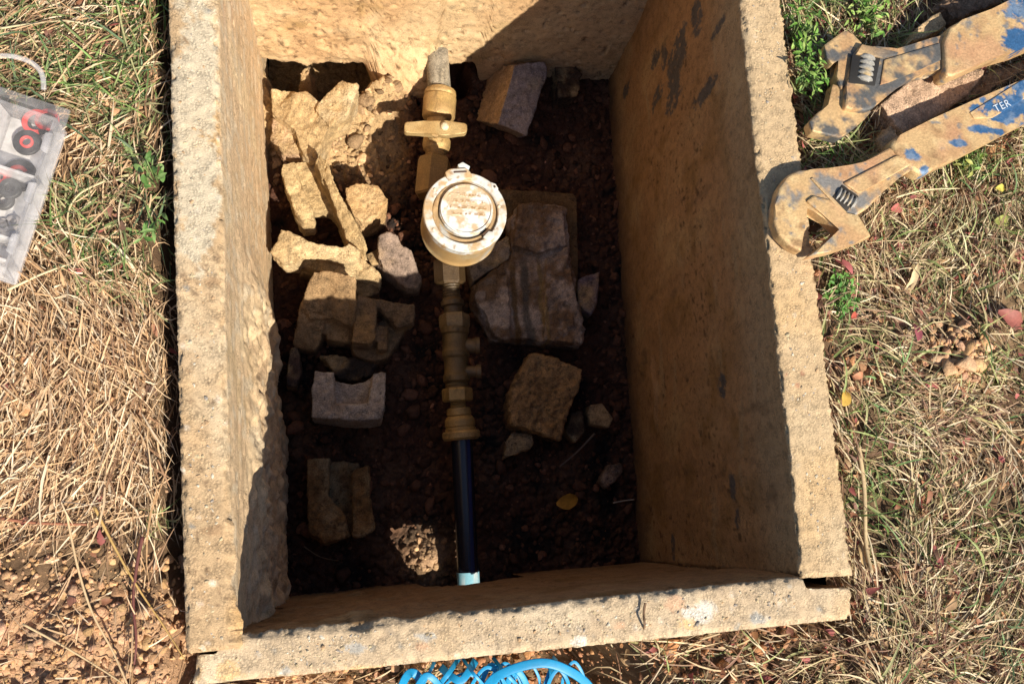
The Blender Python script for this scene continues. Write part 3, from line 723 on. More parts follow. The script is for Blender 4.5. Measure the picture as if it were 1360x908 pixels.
# ------------------------------------------------------------------ water meter line
def lathe(name, p0, p1, prof, m, col, parent, n=32, hexa=False, seed=0, amp=.0004, rot=0.0, cfun=None):
    """prof: list of (distance along p0->p1 in metres, radius)"""
    p0 = np.array(p0); d = np.array(p1)-p0; L = np.linalg.norm(d); d /= L
    a = np.cross(d, [0, 0, 1.]);
    if np.linalg.norm(a) < .1: a = np.array([1., 0, 0])
    a /= np.linalg.norm(a); b = np.cross(d, a)
    pr = [(prof[0][0], 0.0)]+list(prof)+[(prof[-1][0], 0.0)]
    # bevel-ish duplicates keep edges crisp
    V = []; F = []
    for (t, r) in pr:
        for i in range(n):
            th = 2*math.pi*i/n+rot; rr = r
            if hexa:
                k = (th-rot) % (math.pi/3)-math.pi/6; rr = r*math.cos(math.pi/6)/math.cos(k)
            V.append(p0+d*t+(a*math.cos(th)+b*math.sin(th))*rr)
    for j in range(len(pr)-1):
        for i in range(n):
            k = (i+1) % n; F.append((j*n+i, j*n+k, (j+1)*n+k, (j+1)*n+i))
    V = np.array(V); V += amp*fbm(V, 150, 3, seed)[:, None]*np.sign(V-p0-0)*.6
    me = npmesh(name, V, F)
    bm = bmesh.new(); bm.from_mesh(me); bmesh.ops.remove_doubles(bm, verts=bm.verts, dist=1e-6); bmesh.ops.recalc_face_normals(bm, faces=bm.faces)
    bmesh.ops.subdivide_edges(bm, edges=[e for e in bm.edges if e.calc_length() > .0042], cuts=2, use_grid_fill=True)
    bm.to_mesh(me); bm.free()
    V = np.empty(len(me.vertices)*3, np.float32); me.vertices.foreach_get('co', V); V = V.reshape(-1, 3).astype(float)
    c = np.tile(np.array(col), (len(V), 1)).astype(float)
    c = mixc(c, np.clip(np.array(col)*1.5, 0, .55)*np.array([1, .95, .85]), ss(.0, .5, fbm(V, 60, 4, seed+1))*.7)
    c = mixc(c, np.array(col)*.35, ss(.12, .45, fbm(V, 110, 4, seed+3, .7))*.75)
    if cfun: c = cfun(c, V)
    setcol(me, c)
    o = link(name, me, m, parent)
    try:
        bpy.context.view_layer.objects.active = o
        me.shade_auto = None
    except Exception: pass
    sharp(me, 32)
    return o
def sharp(me, deg):
    bm = bmesh.new(); bm.from_mesh(me); lim = math.radians(deg)
    for e in bm.edges:
        e.smooth = not (len(e.link_faces) == 2 and e.calc_face_angle(0) > lim)
    for f in bm.faces: f.smooth = True
    bm.to_mesh(me); bm.free()
def ppoly(name, T, zt, zb, m, col, parent, bevel=.0012, seed=0, cfun=None, pxl=True, seg=2, res=None):
    """bevelled prism from a pixel or world outline"""
    bm = bmesh.new()
    zs = zt if hasattr(zt, '__len__') else [zt]*len(T)
    T3 = [Vector(at(p[0], p[1], z)) if pxl else Vector((p[0], p[1], z)) for p, z in zip(T, zs)]
    n = len(T3); area = sum(T3[i].x*T3[(i+1) % n].y-T3[(i+1) % n].x*T3[i].y for i in range(n))
    if area < 0: T3.reverse()
    th = (zt if not hasattr(zt, '__len__') else sum(zt)/len(zt))-zb
    tv = [bm.verts.new(t) for t in T3]; bv = [bm.verts.new((t.x, t.y, t.z-th)) for t in T3]
    bm.faces.new(tv); bm.faces.new(bv[::-1])
    for i in range(n): bm.faces.new((tv[i], bv[i], bv[(i+1) % n], tv[(i+1) % n]))
    if bevel: bmesh.ops.bevel(bm, geom=[e for e in bm.edges], offset=bevel, segments=seg, profile=.5, affect='EDGES', clamp_overlap=True)
    bmesh.ops.triangulate(bm, faces=bm.faces)
    if res:
        for _ in range(7):
            es = [e for e in bm.edges if e.calc_length() > res]
            if not es: break
            bmesh.ops.subdivide_edges(bm, edges=es, cuts=1)
            bmesh.ops.triangulate(bm, faces=[f for f in bm.faces if len(f.verts) > 3])
    me = bpy.data.meshes.new(name); bm.to_mesh(me); bm.free()
    V = np.empty(len(me.vertices)*3, np.float32); me.vertices.foreach_get('co', V); V = V.reshape(-1, 3).astype(float)
    c = np.tile(np.array(col), (len(V), 1)).astype(float)
    if cfun: c = cfun(c, V)
    setcol(me, c); o = link(name, me, m, parent); sharp(me, 35)
    return o
BR = (.30, .20, .09); BRT = (.40, .26, .11)
ax0, ax1 = at(583, 75, -.435), at(622, 776, -.470)
def axp(px, py, z): return at(px, py, z)
wm = empty('water_meter_line', tuple(at(612, 300, FLOOR)), 'water meter joined to a tee handled brass valve, brass fittings and black pipe along the pit floor', 'water meter')
ZA = -.440
# meter body and register
mc = at(618, 281, -.345); mr = np.linalg.norm(at(671, 283, -.345)-at(617, 283, -.345))
up = np.array([0, 0, 1.]); mb = mc-up*.125
def meter_c(c, V):
    c = c*.8; c = mixc(c, (.38, .24, .10), ss(-.4, .3, fbm(V, 45, 4, 701))*.9)
    return mixc(c, (.40, .46, .52), ss(.2, .6, fbm(V, 30, 3, 702))*.4)
body = lathe('meter_body', mb, mc, [(.0, .6*mr), (.03, .62*mr), (.045, .86*mr), (.050, .98*mr), (.056, 1.0*mr), (.060, .97*mr), (.085, .96*mr), (.110, .965*mr), (.112, .95*mr)], M_METER, (.42, .32, .19), wm, n=120, seed=70, cfun=meter_c)
def ring_c(c, V):
    c = mixc(c, (.46, .31, .155), ss(-.16, .25, fbm(V, 62, 4, 711, .65))*.95); c = mixc(c, (.28, .17, .08), ss(.2, .45, fbm(V, 120, 3, 713, .7))*.8)
    return mixc(c, (.36, .45, .50), ss(.3, .6, fbm(V, 40, 3, 712))*.6)
def _cut(bm, res):
    for _ in range(6):
        es = [e for e in bm.edges if e.calc_length() > res]
        if not es: break
        bmesh.ops.subdivide_edges(bm, edges=es, cuts=1); bmesh.ops.triangulate(bm, faces=[f for f in bm.faces if len(f.verts) > 3])
def annulus(name, c0, r0, r1, h, col, parent, m, n=72, cfun=None, a0=0, a1=2*math.pi, bev=.0012):
    V = []; F = []; full = abs(a1-a0-2*math.pi) < 1e-6
    prof = [(r0, 0), (r0, h-bev), (r0+bev, h), (r1-bev, h), (r1, h-bev), (r1, 0)]
    k = len(prof); cnt = n if full else n+1
    for i in range(cnt):
        t = a0+(a1-a0)*i/n
        for (r, z) in prof: V.append((c0[0]+r*math.cos(t), c0[1]+r*math.sin(t), c0[2]+z))
    for i in range(n):
        j = (i+1) % cnt
        for q in range(k):
            q2 = (q+1) % k; F.append((i*k+q, j*k+q, j*k+q2, i*k+q2))
    me = npmesh(name, V, F)
    if not full:
        bm = bmesh.new(); bm.from_mesh(me); bmesh.ops.holes_fill(bm, edges=bm.edges); bm.to_mesh(me); bm.free()
    bm = bmesh.new(); bm.from_mesh(me); bmesh.ops.recalc_face_normals(bm, faces=bm.faces)
    if parent is not None: bmesh.ops.triangulate(bm, faces=bm.faces); _cut(bm, .0028)
    bm.to_mesh(me); bm.free()
    V = np.array([v.co[:] for v in me.vertices]); c = np.tile(np.array(col), (len(V), 1)).astype(float)
    if cfun: c = cfun(c, V)
    setcol(me, c); o = link(name, me, m, parent); sharp(me, 35); return o
annulus('register_ring', mc-up*.014, mr*.80, mr*1.02, .014, (.58, .60, .60), body, M_METER, cfun=ring_c)
annulus('inner_ring', mc-up*.014, mr*.66, mr*.795, .009, (.34, .23, .12), body, M_METER, cfun=ring_c)
lc = mc+np.array([.002, .004, -.010])
def lid_c(c, V):
    r = np.hypot(V[:, 0]-lc[0], V[:, 1]-lc[1])
    n = fbm(V, 100, 4, 720)
    yb = (V[:, 1]-lc[1])/mr
    c = mixc(c, (.47, .33, .18), ss(-.16, .22, n+.30*ss(-.25, .2, yb)-.08)*.85)
    # worn cast lettering showing as mud lines
    for k, yy in enumerate((.36, .20, .04, -.12)):
        lin = ss(.035, .015, np.abs(yb-yy))*ss(.0, .25, vn(np.column_stack([V[:, 0]*1.0, V[:, 1]*.2, V[:, 2]*0+k]), 420, 9))
        c = mixc(c, (.30, .17, .07), lin*.8*(np.abs(V[:, 0]-lc[0]) < mr*(.5-.25*abs(yy))))
    return c
# fine disc with shallow relief
nr, na = 52, 190; V = [lc+up*.0085]; F3 = []
for i in range(1, nr+1):
    r = mr*.66*i/nr
    for j in range(na):
        t = 2*math.pi*j/na; rr = r/(mr*.66)
        h = .0085 if rr < .90 else (.0100 if rr < .97 else .006)
        V.append(lc+np.array([r*math.cos(t), r*math.sin(t), h]))
F4 = []
for i in range(nr-1):
    for j in range(na):
        a_ = 1+i*na+j; b_ = 1+i*na+(j+1) % na; F4.append((a_, a_+na, b_+na, b_))
V = np.array(V); _yb = (V[:, 1]-lc[1])/mr; _w = np.abs(V[:, 0]-lc[0])/mr
for yy in (.36, .20, .04, -.12):
    V[:, 2] += .0007*ss(.055, .035, np.abs(_yb-yy))*ss(-.1, .15, vn(np.column_stack([V[:, 0], V[:, 1]*.6, V[:, 2]*0+yy]), 480, 9))*(_w < .46)
V[:, 2] += .0004*fbm(V, 160, 3, 5)
bm = bmesh.new(); bv = [bm.verts.new(v) for v in V]
for j in range(na): bm.faces.new((bv[0], bv[1+j], bv[1+(j+1) % na]))
for f in F4: bm.faces.new([bv[k] for k in f])
last = [bv[1+(nr-1)*na+j] for j in range(na)]
low = [bm.verts.new((v.co.x, v.co.y, lc[2]-.006)) for v in last]
for j in range(na): bm.faces.new((last[j], low[j], low[(j+1) % na], last[(j+1) % na]))
bm.faces.new(low[::-1]); bmesh.ops.recalc_face_normals(bm, faces=bm.faces)
me = bpy.data.meshes.new('meter_lid'); bm.to_mesh(me); bm.free()
VV = np.array([v.co[:] for v in me.vertices]); setcol(me, lid_c(np.tile(np.array([.60, .63, .64]), (len(VV), 1)), VV)); lid = link('lid', me, M_METER, body); sharp(me, 40)
# hinge block with its pin slot, lugs
hz = mc[2]+.004
ppoly('hinge', z6([(205, 95), (225, 80), (300, 75), (320, 95), (330, 125), (225, 135), (212, 120)]), hz, hz-.014, M_METER, (.56, .57, .55), body, .002, cfun=ring_c, res=.003)
ppoly('hinge_pin', z6([(245, 92), (303, 90), (303, 96), (245, 99)]), hz+.0012, hz-.002, M_RUB, (.08, .05, .04), body, .0003)
ppoly('hinge_lug', z6([(262, 62), (285, 50), (318, 70), (310, 84), (268, 82)]), hz-.003, hz-.016, M_METER, (.55, .6, .62), body, .001)
ppoly('sealing_lug', z6([(410, 140), (432, 148), (445, 170), (430, 182), (412, 168)]), hz-.003, hz-.012, M_METER, (.56, .57, .55), body, .001)
lathe('seal_hole', at(657, 248, hz-.0028), at(657, 248, hz-.0005), [(0, .0016), (.0006, .0016)], M_RUB, (.05, .03, .02), body, n=12, amp=0)
ppoly('catch', z6([(375, 385), (400, 358), (425, 362), (428, 385), (402, 405)]), hz-.001, hz-.012, M_METER, (.56, .57, .55), body, .0015)
ppoly('catch_slot', z6([(372, 372), (398, 350), (404, 358), (380, 384)]), hz-.0025, hz-.010, M_RUB, (.10, .06, .04), body, .0004)
for (zx, zy) in ((155, 354), (447, 250), (160, 175)):
    a_ = mp(530, 200, .2972, [(zx, zy)])[0]
    lathe('ring_screw', at(*a_, hz-.006), at(*a_, hz), [(0, .0020), (.0030, .0020), (.0034, .0012)], M_METER, (.6, .5, .36), body, n=14, amp=0)
# inlet side: union nut, valve, stub pipe
def seg(name, a, b, za, zb, prof, col, parent, hexa=False, m=None, n=28, seed=0, rot=0, amp=.0004, cfun=None):
    p0, p1 = at(*a, za), at(*b, zb); L = np.linalg.norm(p1-p0)
    return lathe(name, p0, p1, [(t*L, r) for t, r in prof], m or M_BRASS, col, parent, n=(6 if hexa else n) if not hexa else 36, hexa=hexa, seed=seed, rot=rot, amp=amp, cfun=cfun)
px2 = lambda w, z=ZA: w/1200*(CAM_H-z)*1.0*1.06     # half-width helper: pixels -> metres at a depth
seg('union_nut', (573, 262), (578, 212), ZA, ZA, [(0, .022), (.05, .0255), (.9, .0255), (1, .023)], (.24, .15, .06), wm, hexa=True, seed=71, rot=.25)
v = seg('gate_valve', (578, 215), (585, 122), ZA, ZA+.004, [(0.000, 0.0156), (0.018, 0.0140), (0.035, 0.0156), (0.053, 0.0140), (0.070, 0.0156), (0.088, 0.0140), (0.105, 0.0156), (0.123, 0.0140), (0.140, 0.0156), (.16, .0185), (.22, .0205), (.30, .0205), (.33, .0185), (.46, .0185), (.50, .0168), (.58, .0172), (.61, .0225), (.64, .0242), (.90, .0246), (.92, .0226), (.95, .0240), (1, .0230)], BRT, wm, seed=72, amp=.0007)
lathe('bonnet', at(578, 182, ZA), at(578, 176, ZA+.052), [(0, .017), (.014, .016), (.018, .0115), (.030, .011), (.034, .006), (.055, .006)], M_BRASS, BRT, v, n=28, seed=73)
hzv = ZA+.054
hd = ppoly('tee_handle', z5([(178, 545), (188, 533), (300, 528), (400, 524), (440, 534), (560, 540), (576, 552), (577, 590), (565, 606), (480, 614), (440, 622), (390, 612), (300, 606), (190, 602), (176, 592)]), hzv, hzv-.012, M_BRASS, (.50, .36, .17), v, .0028, seg=3, cfun=lambda c, V: mixc(c, (.42, .28, .12), ss(-.1, .3, fbm(V, 60, 3, 4))), res=.004)
lathe('handle_screw', at(590.5, 168, hzv-.001), at(590.5, 168, hzv+.01), [(0, .0060), (.0035, .0060), (.0055, .0045), (.0065, .0015)], M_BRASS, (.62, .5, .32), v, n=18, amp=.0003)
seg('pipe_stub', (584, 126), (580, 66), ZA+.004, ZA+.012, [(0, .0160), (.03, .0172), (.95, .0168), (1, .015)], (.30, .26, .20), wm, seed=74, amp=.0014, m=M_STONE)
# outlet side
seg('outlet_nut', (596, 345), (598, 378), ZA, ZA-.004, [(0, .020), (.1, .0225), (.9, .0225), (1, .019)], (.07, .042, .018), wm, hexa=True, seed=75)
seg('threaded_nipple', (598, 376), (603, 424), ZA-.004, ZA-.006, [(0.000, 0.0132), (0.037, 0.0121), (0.073, 0.0132), (0.110, 0.0121), (0.147, 0.0132), (0.183, 0.0121), (0.220, 0.0132), (0.257, 0.0121), (0.293, 0.0132), (0.330, 0.0121), (0.367, 0.0132), (0.403, 0.0121), (0.440, 0.0132), (.5, .0165), (.62, .0165), (.66, .013), (.8, .013), (.82, .015), (1, .015)], (.09, .06, .03), wm, seed=76)
seg('coupling_nut', (603, 418), (604, 436), ZA-.006, ZA-.006, [(0, .0205), (.15, .022), (.85, .022), (1, .0205)], (.22, .15, .07), wm, hexa=True, seed=77, rot=.1)
cv = seg('check_valve', (604, 434), (607, 520), ZA-.006, ZA-.010, [(0, .017), (.02, .0202), (.10, .0202), (.13, .0180), (.35, .0185), (.40, .0196), (.46, .0196), (.50, .0172), (.72, .0170), (.76, .0190), (.84, .0190), (0.860, 0.0166), (0.883, 0.0155), (0.907, 0.0166), (0.930, 0.0155), (0.953, 0.0166), (0.977, 0.0155), (1.000, 0.0166)], (.14, .09, .035), wm, seed=78)
for (py, r, e) in ((460, .0105, 637), (494, .0085, 639)):
    seg('test_port', (606, py), (e, py-1), ZA-.006, ZA-.002, [(0, r), (.8, r), (.82, r*1.18), (1, r*1.15)], (.15, .095, .045), cv, n=20, seed=79)
seg('hex_nut', (607, 515), (608, 533), ZA-.010, ZA-.012, [(0, .0195), (.12, .0215), (.88, .0215), (1, .0195)], (.36, .23, .08), wm, hexa=True, seed=80, rot=.15)
seg('compression_fitting', (608, 531), (612, 575), ZA-.012, ZA-.016, [(0.000, 0.0114), (0.037, 0.0102), (0.073, 0.0114), (0.110, 0.0102), (0.147, 0.0114), (0.183, 0.0102), (0.220, 0.0114), (.25, .0165), (.45, .0175), (.47, .0160), (.50, .0180), (.6, .021), (.78, .0214), (.80, .0204), (.84, .0204), (.86, .0216), (1, .0216)], (.34, .215, .075), wm, seed=81, m=M_BRASS)
seg('compression_collar', (612, 572), (613, 584), ZA-.016, ZA-.017, [(0, .0245), (.2, .0265), (.75, .0265), (1, .0235)], (.38, .24, .09), wm, seed=82)
def pipe_c(c, V):
    c = mixc(c, (.012, .03, .12), ss(.0035, .0015, np.abs(V[:, 0]-np.interp(V[:, 1], [at(623, 778, -.47)[1], at(618, 588, -.46)[1]], [at(627, 778, -.47)[0], at(620, 588, -.46)[0]])))*.9)
    return c
p0, p1 = at(613, 580, ZA-.017), at(622, 772, -.468); dd_ = (p1-p0)/np.linalg.norm(p1-p0)
lathe('black_pipe', p0, p0+dd_*1., [(0, .0148), (np.linalg.norm(p1-p0)+.18, .0148)], M_PIPE, (.008, .010, .02), wm, n=36, seed=83, amp=.0001, cfun=lambda c, V: pipe_c(np.tile(np.array([.010, .011, .020]), (len(V), 1)), V))
pe = p0+dd_*(np.linalg.norm(p1-p0)-.013)  # pale blue end of the black pipe, its sunlight painted as a band
lathe('sunlit_pipe_tip', pe, pe+dd_, [(0, .0156), (.06, .0156)], M_PIPE, (.25, .5, .6), wm, n=36, seed=84, amp=.0001,
      cfun=lambda c, V: mixc(np.tile(np.array([.20, .42, .52]), (len(V), 1)), (.5, .52, .52), ss(0, .3, vn(V*np.array([1, .3, 1]), 300, 3))*.8))

# ------------------------------------------------------------------ wrenches
z7 = lambda p: mp(1000, 160, .3085, p)
z9 = lambda p: mp(1000, 0, .2647, p)
MUD = np.array([.53, .37, .19]); STEEL = np.array([.20, .19, .18]); BLUE = np.array([.03, .105, .24])
def steel_c(seed, k=.0, under=STEEL):
    def f(c, V):
        c = np.tile(np.array(under), (len(V), 1)).astype(float)
        m = ss(-.22+k, .02+k, fbm(V, 32, 5, seed, .65)); m = m*ss(-.62, -.35, fbm(V, 140, 3, seed+6))
        md = np.tile(MUD*np.array([1, .95, .9]), (len(V), 1)); md = mixc(md, (.44, .25, .12), ss(.0, .5, fbm(V, 50, 3, seed+1))*.7); md = mixc(md, (.64, .48, .25), ss(.1, .5, fbm(V, 80, 3, seed+2))*.6); md = mixc(md, (.26, .15, .07), ss(.12, .5, fbm(V, 60, 4, seed+7, .7))*.8); md = mixc(md, (.48, .24, .14), ss(.1, .5, fbm(V, 22, 3, seed+8))*.5)
        return c*(1-m)[:, None]+md*m[:, None]
    return f
w1 = empty('adjustable_wrench', tuple(at(1120, 270, 0)), 'muddy adjustable wrench overhanging the right slab, white TER lettering on its blue grip', 'wrench', 'adjustable wrenches on the grass')
wz = .017
ppoly('wrench_body', z7([(590, 112), (480, 178), (420, 203), (330, 216), (255, 210), (200, 212), (150, 235), (112, 290), (95, 365), (90, 430), (112, 490), (160, 540), (212, 566), (222, 480), (224, 356), (335, 440), (400, 420), (455, 405), (500, 375), (560, 308), (640, 240), (700, 205)]), wz, wz-.015, M_STEEL, STEEL, w1, .0028, seg=3, cfun=steel_c(801), res=.003)
jaw = ppoly('movable_jaw', z7([(232, 345), (262, 322), (335, 340), (400, 405), (455, 405), (512, 498), (440, 528), (350, 560), (242, 583), (320, 520), (384, 470)]), wz+.003, wz-.014, M_STEEL, STEEL, w1, .0018, seg=2, cfun=steel_c(811, -.2), res=.003)
ppoly('jaw_rail', z7([(250, 250), (262, 245), (408, 398), (395, 408)]), wz+.0016, wz-.002, M_STEEL, STEEL, w1, .0005, cfun=steel_c(812, -.1))
ppoly('shank_panel', z7([(392, 268), (620, 150), (640, 152), (682, 190), (480, 302), (452, 312)]), wz+.0022, wz-.002, M_STEEL, STEEL, w1, .0012, cfun=steel_c(813, -.25), res=.004)
ppoly('worm_window', z7([(385, 276), (455, 326), (400, 398), (330, 346)]), wz+.0006, wz-.003, M_RUB, (.03, .025, .02), w1, .0002)
def worm(parent, a, b, r, n, zc, r2=.0):
    p, q = at(*a, zc), at(*b, zc); L = np.linalg.norm(q-p)
    pr = [(0, r*.75)]
    for i in range(n):
        t = L*(i+.1)/n; s_ = L/n
        pr += [(t, r*.72), (t+s_*.22, r), (t+s_*.5, r), (t+s_*.72, r*.72)]
    pr += [(L, r*.7)]
    return lathe('worm_screw', p, q, pr, M_STEEL, (.22, .2, .18), parent, n=22, seed=85, amp=.0001, cfun=lambda c, V: mixc(np.tile(np.array([.30, .29, .27]), (len(V), 1)), (.40, .30, .16), ss(.1, .5, fbm(V, 90, 3, 3))))
w_ = z7([(352, 318), (432, 366)]); worm(w1, w_[0], w_[1], .0088, 5, wz-.0045)
# grip: rounded bar with blue cover under dried mud
def blue_c(seed, spots):
    def f(c, V):
        c = steel_c(seed, -.25)(c, V)
        b = blob(V, spots, seed=seed)
        bl = np.tile(BLUE, (len(V), 1)); bl = mixc(bl, (.17, .23, .32), ss(-.1, .35, fbm(V, 70, 4, seed+5, .7))*.8)
        return c*(1-b)[:, None]+bl*b[:, None]
    return f
hgt = .020
g1 = ppoly('grip', [(1183, 186), (1196, 179), (1238, 158), (1291, 134), (1360, 105), (1530, 30), (1540, 85), (1360, 164), (1318, 186), (1265, 213), (1227, 233), (1212, 226), (1188, 201)], hgt, hgt-.020, M_STEEL, MUD, w1, .0055, seg=5,
           cfun=blue_c(821, [(*at(1350, 140, hgt), .032, .020, .03), (*at(1330, 156, hgt), .020, .010, .03), (*at(1298, 146, hgt), .008, .005, .03), (*at(1440, 90, hgt), .09, .04, .03), (*at(1310, 172, hgt), .02, .005, .03), (*at(1270, 190, hgt), .014, .004, .03), (*at(1212, 205, hgt), .006, .005, .03), (*at(1228, 226, hgt), .004, .004, .03)]), res=.0028)
pt = z9([(1090, 565), (1340, 410), (1400, 385), (1460, 380), (1440, 450), (1205, 590), (1110, 595)])
ppoly('label_panel', pt, hgt+.0012, hgt-.003, M_STEEL, BLUE, g1 if False else w1, .0005, cfun=blue_c(831, [(*at(1340, 140, hgt), .030, .016, .03), (*at(1385, 112, hgt), .05, .02, .03)]), res=.0028)
fc = bpy.data.curves.new('lettering', 'FONT'); fc.body = 'TER'; fc.size = .0115; fc.extrude = .0002; fc.align_x = 'CENTER'; fc.align_y = 'CENTER'; fc.space_character = 1.15
fo_ = bpy.data.objects.new('tmp', fc); C.objects.link(fo_)
dg = bpy.context.evaluated_depsgraph_get(); tm = bpy.data.meshes.new_from_object(fo_.evaluated_get(dg)); bpy.data.objects.remove(fo_)
pa, pb = at(1305, 149, hgt), at(1345, 131, hgt); ang = math.atan2(pb[1]-pa[1], pb[0]-pa[0])
tm.transform(Matrix.Translation(at(1331, 141, hgt+.0018)) @ Matrix.Rotation(ang, 4, 'Z') @ Matrix.Shear('XY', 4, (.2, 0)) if False else Matrix.Translation(at(1331, 141, hgt+.0018)) @ Matrix.Rotation(ang, 4, 'Z'))
tm.materials.clear(); setcol(tm, np.tile(np.array([.46, .52, .60]), (len(tm.vertices), 1))); tx = link('lettering', tm, M_METER, w1, smooth=False)

w2 = empty('adjustable_wrench', tuple(at(1180, 90, 0)), 'upper muddy adjustable wrench with dark worm screw, its open jaws pointing into the weeds', 'wrench', 'adjustable wrenches on the grass')
uz = .022
ppoly('wrench_body', z9([(548, 218), (640, 235), (730, 258), (800, 222), (900, 190), (975, 160), (1000, 190), (985, 330), (960, 350), (900, 345), (850, 365), (770, 405), (700, 460), (640, 512), (600, 545), (560, 556), (520, 548), (462, 540), (470, 430), (500, 280)]), uz, uz-.017, M_STEEL, STEEL, w2, .003, seg=3, cfun=steel_c(841, 0.07, (.10, .10, .10)), res=.003)
ppoly('fixed_jaw', z9([(450, 158), (478, 152), (500, 180), (550, 215), (500, 285), (470, 420), (445, 450), (420, 380), (440, 280), (400, 325), (372, 290), (358, 225)]), uz-.004, uz-.020, M_STEEL, STEEL, w2, .0015, cfun=steel_c(842, -0.08, (.10, .10, .10)), res=.003)
ppoly('movable_jaw', z9([(400, 420), (465, 440), (465, 540), (600, 555), (560, 600), (490, 660), (440, 690), (300, 660), (285, 610), (330, 560), (385, 530)]), uz-.007, uz-.022, M_STEEL, STEEL, w2, .0015, cfun=steel_c(843, -0.05, (.10, .10, .10)), res=.003)
ppoly('worm_window', z9([(500, 275), (640, 290), (612, 430), (480, 415)]), uz+.0006, uz-.003, M_RUB, (.02, .018, .016), w2, .0002)
ppoly('window_rim', z9([(548, 222), (730, 262), (725, 275), (655, 290), (560, 275), (520, 270)]), uz+.0022, uz-.002, M_STEEL, STEEL, w2, .0007, cfun=steel_c(844, 0.14, (.10, .10, .10)))
ppoly('shank_panel', z9([(660, 300), (940, 215), (945, 300), (860, 340), (690, 410), (640, 425)]), uz+.0015, uz-.002, M_STEEL, STEEL, w2, .0008, cfun=steel_c(845, 0.08, (.10, .10, .10)), res=.004)
w_ = z9([(565, 290), (548, 420)]); worm(w2, w_[0], w_[1], .0098, 5, uz-.0045)
g2z = .028
ppoly('grip', z9([(960, 205), (990, 130), (1050, 100), (1200, 45), (1300, -5), (1800, -260), (1850, 30), (1500, 185), (1360, 245), (1200, 290), (1080, 345), (1000, 385), (968, 372)]), g2z, g2z-.024, M_STEEL, MUD, w2, .006, seg=5,
      cfun=blue_c(851, [(*at(1352, 52, g2z), .018, .012, .03), (*at(1400, 20, g2z), .05, .025, .03), (*at(1255, 60, g2z), .0, .0, .03) if False else (*at(1345, 60, g2z), .012, .008, .03)]), res=.0028)

# stones beneath the wrenches
def gblock(label, parts, col, seed, amp=.0012, cat='stone', name='stone', group=None):
    bm = bmesh.new()
    for p in parts: prism(bm, **p)
    me, V, N, pits = remeshed(name, bm, .0018, amp, seed)
    c = np.tile(np.array(col), (len(V), 1)).astype(float); c = mixc(c, np.array(col)*1.3, ss(0, .5, fbm(V, 40, 4, seed))*.7); c = mixc(c, np.array(col)*.6, ss(.1, .6, fbm(V, 25, 3, seed+1))*.6)
    setcol(me, c); return tag(link(name, me, M_STONE), label, cat, group)
gblock('flat reddish stone slab wedged between the two wrenches', [D_(top=z9([(640, 520), (760, 420), (850, 370), (930, 345), (1010, 380), (1060, 340), (1170, 350), (1080, 470), (960, 560), (760, 665), (690, 590)]), zt=-.004, zb=-.05)], (.50, .34, .23), 901)
gblock('small tan stone above the shank of the upper wrench', [D_(top=z9([(800, 205), (830, 130), (940, 55), (985, 110), (950, 150), (860, 190)]), zt=.008, zb=-.04)], (.52, .36, .20), 902)
gblock('dark brown earth clod behind the upper wrench at the frame edge', [D_(top=z9([(880, 60), (960, 0), (1100, -60), (1300, -80), (1240, 10), (1010, 100), (960, 40)]), zt=-.002, zb=-.05)], (.22, .14, .09), 903, amp=.003, cat='clod', name='earth_clod')
gblock('shaded lump of earth between the wrench grips', [D_(top=z9([(1010, 470), (1090, 390), (1250, 330), (1360, 290), (1380, 350), (1200, 450), (1050, 510)]), zt=-.012, zb=-.05)], (.28, .19, .12), 904, amp=.003, cat='clod', name='earth_clod')
gblock('pale crumbling earth lump touching the shank of the lower wrench', [D_(top=z9([(650, 690), (690, 630), (725, 650), (700, 720), (670, 770), (640, 740)]), zt=-.004, zb=-.05)], (.50, .36, .22), 905, amp=.003, cat='clod', name='earth_clod')

# ------------------------------------------------------------------ parts organiser at the left edge
zb_ = lambda p: mp(0, 80, .3305, p)
ob = empty('parts_organiser', tuple(at(20, 240, -.02)), 'clear plastic compartment box with carrying handle, holding washers, at the left edge', 'plastic box')
BZ0, BZ1 = -.018, .016
u_ = at(90, 145, 0)-at(0, 115, 0); u_ /= np.linalg.norm(u_); v_ = at(15, 372, 0)-at(90, 145, 0); lv = np.linalg.norm(v_); v_ /= lv
cor = at(94, 147, BZ1)
def bx(a, b, z): return cor+u_*a+v_*b+np.array([0, 0, z-BZ1])
def wpoly(name, ab, zt, zb, m, parent, bevel=.0008, col=(.8, .8, .8)):
    return ppoly(name, [tuple(bx(a, b, 0)[:2]) for a, b in ab], zt, zb, m, col, parent, bevel, pxl=False)
WB, LB = .27, lv
wpoly('box_base', [(-.012, .012), (-.012, LB-.006), (-WB, LB-.006), (-WB, .012)], BZ0+.0015, BZ0, M_CLEAR3, ob, .0004)
wpoly('side_wall', [(-.010, .010), (-.0125, .010), (-.0125, LB-.006), (-.010, LB-.006)], BZ1-.002, BZ0+.0015, M_CLEAR2, ob, .0004)
wpoly('side_wall', [(-.0126, .010), (-.0126, .0125), (-WB, .0125), (-WB, .010)], BZ1-.002, BZ0+.0015, M_CLEAR2, ob, .0004)
wpoly('side_wall', [(-.0126, LB-.0085), (-.0126, LB-.006), (-WB, LB-.006), (-WB, LB-.0085)], BZ1-.002, BZ0+.0015, M_CLEAR2, ob, .0004)
wpoly('lid', [(0, 0), (0, LB), (-WB, LB), (-WB, 0)], BZ1, BZ1-.0014, M_CLEAR, ob, .0005)
wpoly('rim_strip', [(0, 0), (0, LB), (-.0085, LB), (-.0085, 0)], BZ1+.0025, BZ1, M_CLEAR, ob, .0008)
wpoly('rim_strip', [(-.009, 0), (-.009, .008), (-WB, .008), (-WB, 0)], BZ1+.0022, BZ1, M_CLEAR, ob, .0008)
